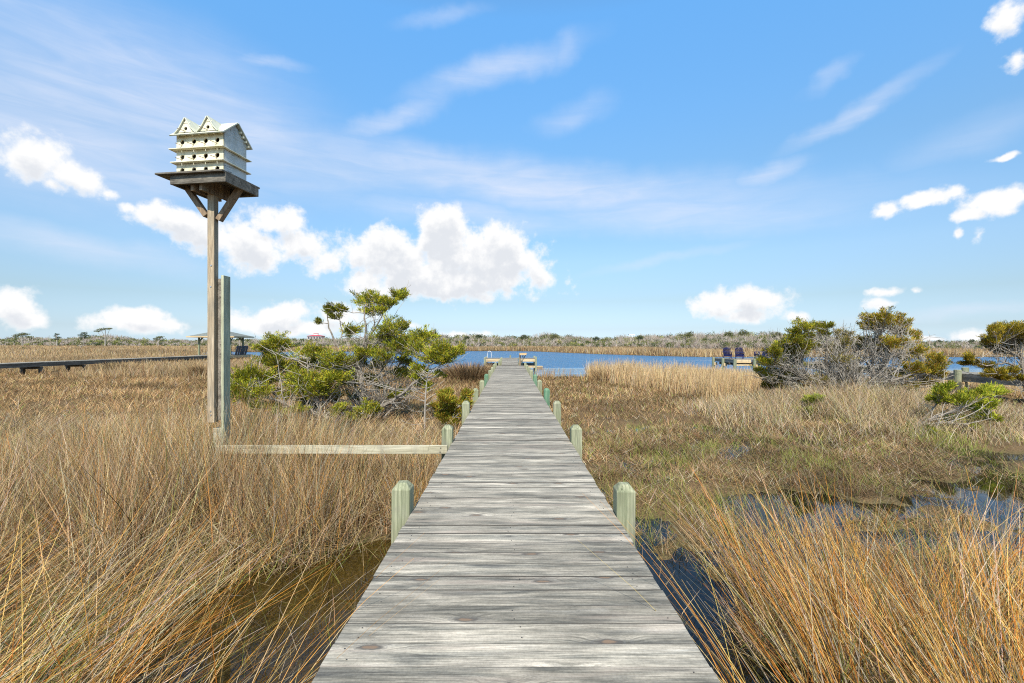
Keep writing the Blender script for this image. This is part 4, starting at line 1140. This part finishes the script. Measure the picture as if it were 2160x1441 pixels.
    if B:
        B = np.concatenate(B); A = np.concatenate(A); CL_ = np.clip(np.concatenate(CL_), .004, .9); n = len(B)
        sd_ = unit(np.cross(A, rng.normal(0, 1, (n, 3))))
        ribbons('crown', B, A, rng.normal(0, .008, (n, 3)), sd_, leaf * .34 * rng.uniform(.7, 1.3, n), CL_, 1, M_LEAF, .45, t)
    return t

YEL = [(.36, .32, .022), (.27, .27, .022), (.40, .26, .03), (.14, .17, .02)]
juniper('juniper', 'large sprawling yellow green juniper with bare grey limbs left of the dock', 'juniper', 13.0,
  [[(772,892,9,0),(770,860,8,0),(764,812,7,0),(760,783,5.5,.1),(768,728,4.2,.1),(772,685,3.2,0),(768,648,1.8,0)],
   [(766,740,3.6,.1),(791,693,3.0,-.1),(809,659,2.0,-.1),(836,630,1.2,0)],
   [(760,783,4,.1),(730,752,3.4,.3),(710,728,3.2,.3),(693,691,2.6,.3),(690,664,1.4,.3)],
   [(712,730,2.4,.3),(722,700,1.8,.4),(716,664,1.2,.4)],
   [(776,880,7,0),(800,860,6,-.3),(826,848,5.5,-.5),(852,828,5,-.6),(878,804,4,-.7),(905,770,2.6,-.7),(935,756,1.4,-.7)],
   [(790,800,4,.4),(835,778,3.6,.5),(862,746,3,.5),(890,716,1.6,.5)],
   [(764,800,4,0),(800,790,3,.6),(830,740,2.4,.8),(838,700,1.4,.8)],
   [(700,888,7,-.4),(677,872,6,-.5),(668,840,5,-.5),(655,815,4,-.4),(650,790,2.4,-.3),(648,756,1.4,-.2)],
   [(690,885,6,-.4),(640,868,5,-.6),(600,852,4,-.7),(566,838,3.2,-.8),(530,828,2,-.8),(505,826,1.2,-.8)],
   [(672,850,4,-.4),(625,820,3.4,-.1),(590,790,2.6,.2),(575,755,2,.3),(585,730,1.2,.3)],
   [(600,852,3,-.7),(560,815,2.4,-.4),(525,800,1.6,-.3)],
   [(764,815,4,0),(725,795,3,-.4),(700,770,2,-.5)]],
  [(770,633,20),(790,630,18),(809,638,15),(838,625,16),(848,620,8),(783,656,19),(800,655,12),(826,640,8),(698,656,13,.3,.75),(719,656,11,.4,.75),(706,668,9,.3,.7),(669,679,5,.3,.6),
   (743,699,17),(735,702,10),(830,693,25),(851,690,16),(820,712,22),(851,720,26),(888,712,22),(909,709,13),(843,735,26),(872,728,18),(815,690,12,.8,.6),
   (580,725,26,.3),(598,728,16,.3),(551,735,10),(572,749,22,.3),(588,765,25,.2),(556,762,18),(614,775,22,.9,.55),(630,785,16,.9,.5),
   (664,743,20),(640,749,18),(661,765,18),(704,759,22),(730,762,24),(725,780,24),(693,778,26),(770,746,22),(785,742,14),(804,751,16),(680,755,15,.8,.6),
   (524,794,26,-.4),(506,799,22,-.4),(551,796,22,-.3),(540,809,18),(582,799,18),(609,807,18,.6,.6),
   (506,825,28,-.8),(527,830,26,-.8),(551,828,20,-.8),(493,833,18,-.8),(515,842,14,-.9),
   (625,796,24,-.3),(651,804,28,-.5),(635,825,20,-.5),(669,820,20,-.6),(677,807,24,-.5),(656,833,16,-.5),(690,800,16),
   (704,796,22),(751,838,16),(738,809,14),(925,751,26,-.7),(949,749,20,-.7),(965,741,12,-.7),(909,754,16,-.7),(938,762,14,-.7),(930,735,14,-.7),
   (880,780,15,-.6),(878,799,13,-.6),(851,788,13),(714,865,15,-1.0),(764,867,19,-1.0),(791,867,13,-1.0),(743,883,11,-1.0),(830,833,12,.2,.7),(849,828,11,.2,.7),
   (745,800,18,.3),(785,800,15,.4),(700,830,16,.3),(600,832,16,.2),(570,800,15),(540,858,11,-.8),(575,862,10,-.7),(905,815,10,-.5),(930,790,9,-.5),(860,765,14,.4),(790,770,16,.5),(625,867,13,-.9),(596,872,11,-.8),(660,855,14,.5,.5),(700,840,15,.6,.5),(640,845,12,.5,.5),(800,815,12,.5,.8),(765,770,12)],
  bare=3, fan=290, dens=.82, group='junipers around the marsh')
juniper('juniper', 'upright juniper with a domed orange-tinged crown, in the right-hand thicket', 'juniper', 15.5,
  [[(1836,850,7,0),(1842,815,6,0),(1840,775,4.5,0),(1848,735,3.2,0),(1860,700,1.8,0)],
   [(1842,815,5,0),(1868,770,3.6,-.2),(1892,730,2.6,-.2),(1905,700,1.4,-.2)],
   [(1846,830,5,0),(1880,803,4,-.5),(1920,790,3,-.6),(1958,788,2,-.6),(1980,775,1.2,-.6)],
   [(1840,800,3,0),(1826,760,2.2,.3),(1824,725,1.4,.3)]],
  [(1840,670,14),(1867,668,16),(1890,675,16),(1907,683,10),(1833,687,14),(1860,690,20),(1890,700,18),(1913,700,12),(1930,707,8),(1823,720,11,.3,.9),(1850,723,16),(1880,723,18),(1907,723,14),
   (1933,750,8),(1940,742,10),(1973,760,16,-.6),(1973,777,14,-.6),(1960,783,14,-.6),(1920,773,13,-.6),(1937,783,12,-.6),(1987,793,9,-.6),(1960,807,11,-.5,.7),(1923,820,11,-.5,.6),(1867,787,9),(1905,797,11,-.4),(1860,745,10,.3,.6),(1895,750,10,.4,.6)],
  pal=[(.40,.27,.03),(.32,.28,.024),(.22,.23,.025),(.40,.20,.035)], wts=[.32,.3,.22,.16], group='junipers around the marsh', bare=4, fan=330)
juniper('juniper', 'bushy yellow green juniper on the left flank of the right-hand thicket', 'juniper', 15.2,
  [[(1757,852,6,0),(1738,826,5,0),(1706,802,4,0),(1672,782,3,0),(1640,772,1.6,0)],
   [(1750,840,5,.2),(1742,790,4,.2),(1744,740,2.6,.2),(1743,700,1.4,.2)],
   [(1706,802,3.2,0),(1690,760,2.4,.2),(1690,715,1.4,.2)],
   [(1738,826,3.5,0),(1690,820,2.6,.3),(1645,812,1.6,.4)]],
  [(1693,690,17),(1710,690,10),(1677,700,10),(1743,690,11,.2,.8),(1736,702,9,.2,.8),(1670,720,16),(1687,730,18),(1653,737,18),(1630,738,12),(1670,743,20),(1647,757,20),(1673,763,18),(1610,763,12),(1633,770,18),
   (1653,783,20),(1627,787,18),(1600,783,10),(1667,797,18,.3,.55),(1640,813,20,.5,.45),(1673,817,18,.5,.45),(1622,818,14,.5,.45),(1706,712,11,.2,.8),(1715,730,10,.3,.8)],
  pal=YEL, wts=[.36,.34,.1,.2], group='junipers around the marsh', bare=3, fan=260)
juniper('juniper', 'dark juniper with flat golden-topped tiers at the far right edge', 'juniper', 16.6,
  [[(2168,842,7,0),(2160,800,6,0),(2155,757,5,0),(2146,730,3,0),(2135,705,1.6,0)],
   [(2158,780,3.5,0),(2120,765,3,-.3),(2080,772,2.2,-.5),(2050,764,1.4,-.5)],
   [(2155,757,3,0),(2120,735,2.4,-.3),(2095,722,1.4,-.3)],
   [(2160,800,3.5,0),(2130,795,2.6,-.4),(2105,790,1.4,-.4)]],
  [(2099,697,12),(2113,695,12),(2107,704,16),(2127,700,18),(2140,692,16),(2154,692,14),(2138,704,16),(2154,706,16),(2170,695,18),(2185,705,20),(2085,721,12,-.4),(2099,720,16,-.3),(2113,718,16),
   (2134,718,18,.5,.5),(2152,716,16,.6,.5),(2082,729,9,.2,.5),(2106,738,14,.4,.45),(2125,732,12,.5,.45),(2042,756,9,-.5),(2038,768,8,-.4,.5),(2054,766,11,-.4,.5),(2078,775,10,-.3,.5),
   (2096,785,13,-.5),(2106,790,14,-.5),(2134,782,11,-.3,.8),(2113,799,11,-.5,.8),(2150,800,10,-.4,.7)],
  pal=[(.42,.28,.025),(.34,.27,.022),(.16,.17,.02)], wts=[.42,.34,.24], group='junipers around the marsh', bare=2, fan=90)
juniper('juniper', 'low leaning juniper in layered green tiers, right foreground', 'juniper', 11.4,
  [[(1896,930,6,0),(1925,903,5,0),(1960,885,4,-.1),(2005,868,3.2,-.2),(2052,850,2.4,-.2),(2095,830,1.2,-.2)],
   [(1930,900,3.5,0),(1965,865,2.6,.2),(1985,838,1.8,.2),(2004,816,1,.2)],
   [(1940,895,3.5,0),(1990,892,2.6,-.3),(2040,896,1.8,-.4),(2085,884,1,-.4)],
   [(1915,912,3,-.1),(1955,915,2.2,-.4),(1985,918,1.4,-.5)]],
  [(1990,820,10),(1980,827,9),(2007,813,8),(1973,840,13),(2000,847,15),(2027,847,17),(2053,840,14),(2073,827,12),(2093,823,11),(2110,830,8),(2047,860,14),(2087,853,11),(2073,857,9),(2010,887,15),(1990,903,17),(2023,903,13),
   (2057,903,11),(2080,883,11),(2097,883,8),(1963,917,12),(1980,923,15),(1993,933,12),(1973,940,11),(2040,885,9)],
  pal=[(.30,.34,.024),(.38,.38,.03),(.17,.22,.022),(.42,.36,.035)], wts=[.38,.30,.18,.14], spread=.45, dens=.75, group='junipers around the marsh', leaf=.05, bare=1, fan=22)
juniper('shrub', 'small rusty green juniper bush pressed against the left edge of the dock', 'shrub', 10.0,
  [[(948,915,4,0),(952,885,3,0),(962,860,2,0)],[(950,895,2.5,0),(938,865,1.8,0),(936,838,1,0)],[(952,885,2,0),(975,870,1.6,-.1),(985,840,1,-.1)]],
  [(957,865,20),(973,852,15),(941,846,15),(941,878,15),(967,880,18),(986,878,8,-.2),(936,833,11),(981,833,10),(955,893,13),(928,862,10)],
  pal=[(.28,.25,.02),(.36,.22,.03),(.18,.2,.02)], wts=[.42,.33,.25], spread=.25, leaf=.05, twigs=11)
for (px, py, r, lb) in ((1697,868,16,'little bright green shrub on the straw hummock, the lower of two'),(1716,842,12,'little bright green shrub on the straw hummock, the upper one below the thicket')):
    juniper('shrub', lb, 'shrub', 13.2, [[(px, py + r + 14, 2, 0), (px + 1, py + 4, 1.5, 0)]], [(px - 4, py, r), (px + 9, py + 3, r * .7), (px - 8, py + 6, r * .6)],
        pal=[(.36,.38,.05),(.26,.30,.04)], wts=[.6,.4], spread=.15, leaf=.05, group='little green shrubs on the hummock')

juniper('juniper', 'thin half-dead brownish juniper with more grey twig than leaf, middle of the right-hand thicket', 'juniper', 15.8,
  [[(1790,852,5,0),(1786,820,4,0),(1780,780,3,0),(1778,740,1.6,0)],[(1788,835,3.5,0),(1806,790,2.6,.1),(1812,740,1.4,.1)],[(1786,825,3,0),(1752,795,2.4,-.1),(1735,765,1.2,-.1)]],
  [(1760,738,14),(1782,722,12),(1778,762,15),(1804,735,13),(1800,782,15),(1750,790,15),(1778,812,13),(1820,812,13),(1730,772,13),(1722,802,14),(1815,760,12),(1740,820,13),(1850,815,13),(1880,825,12),(1790,705,8),(1905,835,10),(1765,700,8)],
  pal=[(.27,.215,.05),(.22,.20,.045),(.30,.20,.06),(.36,.32,.24)], wts=[.34,.3,.16,.2], group='junipers around the marsh', bare=5, fan=330, dens=.5)

def branching(mb, p, v, L, r, depth, O, spread=.5, kids=3, up=.15):
    n = 4; pts = [p]; rad = [r]
    for i in range(n):
        v = unit(v + rng.normal(0, .12, 3) + np.array([0, 0, up * .25])); pts.append(pts[-1] + v * L / n); rad.append(max(.0048, r * (1 - .6 * (i + 1) / n)))
    mb.tube([q - O for q in pts], rad, 5 if depth > 1 else 3, cap=False)
    if depth > 0:
        for k in range(kids):
            j = rng.integers(1, n + 1)
            branching(mb, pts[j], unit(v + rng.normal(0, spread, 3)), L * rng.uniform(.5, .8), rad[j] * .75, depth - 1, O, spread, kids, up)

def bare_shrub(nm, label, px, py, d, stems, L, r, wid, depth=3, cat='shrub', group=None):
    root = P(px, py, d); root.z = float(height(np.array([root.x]), np.array([root.y]))[0])
    t = thing(nm, root, label, cat, group); O = np.array(root); mb = MB()
    for k in range(stems):
        a = (k + .5) / stems * 2 - 1
        v = unit(np.array([a * wid + rng.normal(0, .1), rng.normal(0, .25), 1.0]))
        branching(mb, O + np.array([a * .25, rng.normal(0, .15), -.05]), v, L * rng.uniform(.75, 1.1), r, depth, O)
    mb.build('branches', M_BARE, t)
    return t
bare_shrub('bare_shrub', 'leafless grey shrub filling the middle of the right-hand thicket', 1778, 850, 15.4, 26, 1.25, .026, .85, 3)
bare_shrub('bare_shrub', 'leafless grey brush at the foot of the orange-tinged juniper', 1885, 850, 15.7, 20, 1.0, .022, 1.0, 3)
bare_shrub('bare_shrub', 'leafless twigs tangled inside the large left juniper', 790, 885, 13.2, 22, 1.05, .02, 1.0, 3)
# dead sapling beside the dock
root = P(896, 930, 10.4); root.z = 0.0
t = thing('dead_sapling', root, 'slim bleached dead sapling with upswept bare branches left of the dock', 'sapling')
O = np.array(root); mb = MB()
tp = [np.array(P(a, b_, 10.4)) for a, b_ in ((896,925),(896,880),(897,844),(900,804),(904,784))]
tp[0][2] = -.05
mb.tube([p - O for p in tp], [.022, .02, .016, .011, .006], 6)
for k in range(26):
    f = rng.uniform(.12, .97) * 4; i = int(f); s = tp[i] * (1 - f + i) + tp[min(i + 1, 4)] * (f - i)
    sgn = 1 if k % 2 else -1
    L = (1.0 - f / 5.2) * rng.uniform(.45, .75)
    e = s + np.array([sgn * L, rng.normal(0, .25), L * rng.uniform(.35, .8)])
    pt = bez(s, e, 5, .12, .04)
    mb.tube([p - O for p in pt], [.008, .007, .0055, .004, .0025], 4, cap=False)
    for q in range(2):
        j = rng.integers(1, 4); mb.tube([p - O for p in bez(pt[j], pt[j] + np.array([sgn * .12, rng.normal(0, .08), .1]) * rng.uniform(.6, 1.5), 3)], [.004, .003, .002], 3, cap=False)
mb.build('trunk', M_BARE, t)

# ------------------------------------------------------------------ the far bank: woods and single trees
def woods(nm, px0, px1, dpts, tpts, label, nb, gx=1.0):
    B, A, S_, W_, CLR = [], [], [], [], []
    pxs = rng.uniform(px0, px1, nb); rows = rng.random(nb) ** .8
    dd = np.interp(pxs, [q[0] for q in dpts], [q[1] for q in dpts]); tops = np.interp(pxs, [q[0] for q in tpts], [q[1] for q in tpts])
    for px, rw, d0, top in zip(pxs, rows, dd, tops):
        d = d0 * (1 + .28 * rw); X = (px - 1076) / F * d
        g0 = float(height(np.array([X]), np.array([d]))[0])
        zt = EYE + (725 - top) / F * d
        zt = g0 + (zt - g0) * (.42 + .58 * rw) * rng.uniform(.70, 1.12)
        Hh = max(.9, zt - g0)
        kind = rng.choice(4, p=[.30, .16, .46, .08])
        r = rng.uniform(.7, 1.9) * min(1.6, Hh / 2.6); rz = min(r * rng.uniform(.6, 1.1), Hh * .5)
        n = int(70 * max(.6, r))
        u = unit(rng.normal(0, 1, (n, 3))) * (rng.uniform(.25, 1, (n, 1)) ** .5)
        lump = unit(rng.normal(0, 1, (5, 3))); u = u * .75 + lump[rng.integers(0, 5, n)] * .35
        p = np.array([X, d, zt - rz * .9]) + u * np.array([r, r, rz])
        s = d * .00105
        if kind == 2:   # grey leafless brush
            b0 = np.stack([X + rng.normal(0, r * .35, n), d + rng.normal(0, r * .3, n), g0 + rng.uniform(0, Hh * .7, n)], 1)
            ax = unit(np.stack([rng.normal(0, .5, n), rng.normal(0, .3, n), np.ones(n)], 1)) * (rng.uniform(.25, .5, n) * Hh)[:, None]
            w_ = np.full(n, s * .55); c = pick([(.36, .30, .245), (.30, .245, .20), (.46, .40, .33)], [.4, .3, .3], n)
            B.append(b0); A.append(ax); W_.append(w_); CLR.append(c)
            continue
        pal = [[(.150, .155, .05), (.11, .12, .04), (.21, .20, .075)], [(.06, .085, .03), (.09, .11, .04), (.05, .065, .03)], None, [(.26, .26, .055), (.18, .20, .04), (.24, .2, .1)]][kind]
        ax = unit(rng.normal(0, 1, (n, 3)) + np.array([0, 0, .6])) * (s * rng.uniform(1.0, 2.2, n))[:, None]
        B.append(p); A.append(ax); W_.append(s * rng.uniform(.7, 1.5, n)); CLR.append(pick(pal, [.5, .3, .2], n, .22))
        m = 6
        b0 = np.stack([X + rng.normal(0, r * .4, m), d - r * .5 + rng.normal(0, r * .3, m), np.full(m, g0)], 1)
        B.append(b0); A.append(np.stack([rng.normal(0, .4, m), rng.normal(0, .2, m), np.full(m, Hh * .75)], 1)); W_.append(np.full(m, s * .5)); CLR.append(pick([(.42, .37, .31), (.3, .26, .2)], [.5, .5], m))
    B = np.concatenate(B); A = np.concatenate(A); W_ = np.concatenate(W_); CLR = np.concatenate(CLR); n = len(B)
    sd_ = unit(np.cross(A, rng.normal(0, 1, (n, 3)) + np.array([0, 2.0, 0])))
    o = ribbons(nm, B, A, rng.normal(0, .05, (n, 3)), sd_, W_, CLR, 1, M_LEAF, .5)
    return tag(o, label, 'woods', kind='stuff')
woods('woods', -260, 520, [(-260,205),(0,200),(480,185),(520,175)], [(-260,713),(0,712),(60,711),(150,713),(200,706),(235,707),(290,714),(400,716),(520,715)], 'low scrub woods behind the tan meadow on the left', 1500)
woods('woods', 480, 1230, [(480,170),(700,160),(1000,158),(1230,150)], [(480,715),(600,714),(700,713),(800,711),(900,708),(950,706),(1030,708),(1100,709),(1160,704),(1200,707),(1230,710)], 'mixed grey and olive scrub woods across the pond behind the dock end', 1700)
woods('woods', 1200, 2420, [(1200,150),(1320,150),(1500,145),(1700,140),(1950,135),(2420,135)], [(1200,712),(1260,711),(1330,708),(1400,704),(1450,702),(1500,702),(1570,698),(1640,701),(1720,704),(1800,708),(1900,714),(1960,718),(2160,718),(2420,714)], 'tall grey and green woods behind the reed bank on the right', 2300)

def far_tree(nm, label, px, d, crown, pal, trunk=(.35, .31, .26), group='trees standing out above the far scrub', bend=0):
    """crown: blobs (px, py, rx px, rz px)"""
    X = (px - 1076) / F * d; g0 = float(height(np.array([X]), np.array([d]))[0])
    t = thing(nm, (X, d, g0), label, 'tree', group); O = np.array([X, d, g0])
    mb = MB(); q = P(crown[0][0], crown[0][1] + crown[0][3] * .4, d)
    mid = np.array([X + bend, d, g0 + (q.z - g0) * .55])
    rt = d * .0011
    mb.tube([(0,0,-.3), mid - O, np.array(q) - O], [rt * 1.3, rt, rt * .5], 6)
    for c in crown[1:]:
        mb.tube(bez(mid - O, np.array(P(c[0], c[1], d + rng.normal(0, .5))) - O, 4, .1, .05), [rt * .7, rt * .5, rt * .4, rt * .25], 4, cap=False)
    mb.build('trunk', M_BARE, t)
    B = []
    for cx, cy, rx, rz in crown:
        n = int(30 + rx * rz * 5.5); u = unit(rng.normal(0, 1, (n, 3))) * (rng.random((n, 1)) ** .45)
        B.append(np.array(P(cx, cy, d)) - O + u * np.array([rx / F * d, rx / F * d * .8, rz / F * d]))
    B = np.concatenate(B); n = len(B); s = d * .0009
    A = unit(rng.normal(0, 1, (n, 3)) + np.array([0, 0, .5])) * (s * rng.uniform(1, 2.2, n))[:, None]
    ribbons('crown', B, A, np.zeros((n, 3)), unit(np.cross(A, rng.normal(0, 1, (n, 3)))), s * rng.uniform(.7, 1.4, n), pick(pal, [1] * len(pal), n, .2), 1, M_LEAF, .5, t)
DG = [(.06, .085, .035), (.09, .11, .045), (.045, .06, .03)]
OL = [(.14, .145, .05), (.10, .115, .04), (.18, .17, .07)]
far_tree('umbrella_tree', 'wind-leaning umbrella-shaped tree, the tallest above the left meadow', 222, 196, [(222,694,13,2.2),(232,693,5,1.5),(206,699,8,2),(213,696,8,2)], OL)
far_tree('umbrella_tree', 'broad flat-topped tree over pale trunks near the left edge', 47, 196, [(46,706,13,3),(52,705,9,3),(36,709,9,3),(60,711,6,2)], OL)
far_tree('pine_tree', 'small tiered dark pine between the two flat-topped trees', 120, 196, [(120,705,5,1.8),(117,709,5,1.5),(123,712,6,2),(119,716,5,2)], DG)
far_tree('pine_tree', 'bushy dark pine just left of the tallest umbrella tree', 176, 196, [(178,703,7,2.2),(172,707,8,2.5),(182,708,7,2.5),(175,712,8,3)], DG)
far_tree('oak_tree', 'small wind-bent olive tree left of the gazebo', 334, 190, [(336,712,7,2.6),(330,715,7,3),(341,711,5,2)], OL)
far_tree('dead_tree', 'pale half-dead tree standing out in the left meadow', 171, 150, [(178,724,7,1.6),(186,727,6,1.6),(163,728,5,1.2)], OL + [(.4,.36,.3)])
far_tree('shrub_tree', 'low dark shrub alone in the left meadow', 50, 120, [(50,735,6,2.4),(46,737,4,2)], OL)
for px, top, r, pal, lb in ((1568,695,9,OL,'round-crowned tree, the highest of the right-hand woods'),(1451,701,8,OL,'round olive tree left of the highest tree in the right-hand woods'),
        (1537,699,8,OL,'olive tree between the two round crowns of the right-hand woods'),(1168,703,9,OL,'broad dark tree above the woods just right of the dock axis'),
        (1105,706,7,DG,'dark conifer above the woods behind the fish cleaning table'),(1010,705,6,DG,'dark conifer left of the dock axis above the woods'),(985,709,5,DG,'slim dark conifer at the left of the dock end'),
        (1258,710,6,DG,'dark bush-headed tree left of the white rooftop'),(1350,708,6,DG,'dark rounded tree just right of the white rooftop'),(1640,700,7,OL,'olive tree above the woods beside the right-hand thicket'),
        (2050,716,6,DG,'dark tufted tree at the right edge of the woods'),(1980,717,5,DG,'dark small tree behind the right-hand thicket'),(505,711,5,DG,'dark pointed tree right of the gazebo roof'),(575,706,6,DG,'dark ragged cedar behind the left juniper')):
    far_tree('tree', lb, px, 165, [(px, top + r * .45, r, r * .5), (px - r * .6, top + r, r * .8, r * .55), (px + r * .6, top + r * .9, r * .8, r * .55)], pal)

# ------------------------------------------------------------------ far buildings
M_WALLP = plain('pale_pink_stucco', (.62, .50, .46), .8); M_RED = plain('red_metal_roof', (.45, .06, .07), .5); M_WHITE = plain('white_trim', (.75, .75, .75), .6); M_GLASS = plain('dark_window_glass', (.06, .07, .09), .15, 0, .6)
def bld(px0, px1, top, d, label, floors, cup=True):
    x0, x1 = (px0 - 1076) / F * d, (px1 - 1076) / F * d; Wd = x1 - x0; Dp = Wd * .6; zt = EYE + (725 - top) / F * d
    t = thing('house', ((x0 + x1) / 2, d, .5), label, 'house'); zt -= .5
    mb = MB(); mb.box(-Wd/2, Wd/2, 0, Dp, -1, zt); mb.build('wall', M_WALLP, t)
    e = .07 * Wd
    mb = MB(); mb.add([(-Wd/2-e,-e,zt+.02),(Wd/2+e,-e,zt+.02),(Wd/2+e,Dp+e,zt+.02),(-Wd/2-e,Dp+e,zt+.02),(-Wd*.15,Dp*.4,zt+Wd*.09),(Wd*.15,Dp*.4,zt+Wd*.09),(Wd*.15,Dp*.6,zt+Wd*.09),(-Wd*.15,Dp*.6,zt+Wd*.09)],
        [(0,1,5,4),(1,2,6,5),(2,3,7,6),(3,0,4,7),(4,5,6,7),(3,2,1,0)]); mb.build('roof', M_RED, t)
    if cup:
        mb = MB(); mb.box(-Wd*.13, Wd*.13, Dp*.4, Dp*.6, zt+Wd*.02, zt+Wd*.17); mb.build('cupola', M_WHITE, t)
        mb = MB(); mb.box(-Wd*.16, Wd*.16, Dp*.36, Dp*.64, zt+Wd*.172, zt+Wd*.19); mb.build('cupola_roof', M_RED, t)
    fh = zt / floors
    for f in range(floors):
        for c in range(5):
            cx = -Wd/2 + Wd * (c + .5) / 5
            mb = MB(); mb.box(cx - Wd*.06, cx + Wd*.06, -.12, -.01, f * fh + fh*.15, f * fh + fh*.8); mb.build('window', M_GLASS, t)
        mb = MB(); mb.box(-Wd/2 - .1, Wd/2 + .1, -.6, -.125, f * fh + fh * .86, f * fh + fh * .98); mb.build('balcony', M_WHITE, t)
bld(648, 678, 709, 420, 'three-storey pink house with a red roof and cupola, far behind the left juniper', 3)
bld(630, 640, 718, 400, 'small white gabled house with a red roof beside the big pink house', 1, False)
t = thing('rooftop_deck', ((1333 - 1076) / F * 300, 300, 0), 'white rooftop structure rising above the woods right of the dock', 'house')
mb = MB(); mb.box(-1.6, 1.6, 0, 3, 0, 6.6); mb.build('wall', M_WALLP, t)
mb = MB(); mb.box(-1.8, 1.8, -.2, 3.2, 8.2, 8.6)
mb.build('roof', M_WHITE, t)
for q in (-1.5, -.5, .5, 1.5):
    mb = MB(); mb.box(q - .12, q + .12, 0, .24, 6.61, 8.19); mb.build('post', M_WHITE, t)
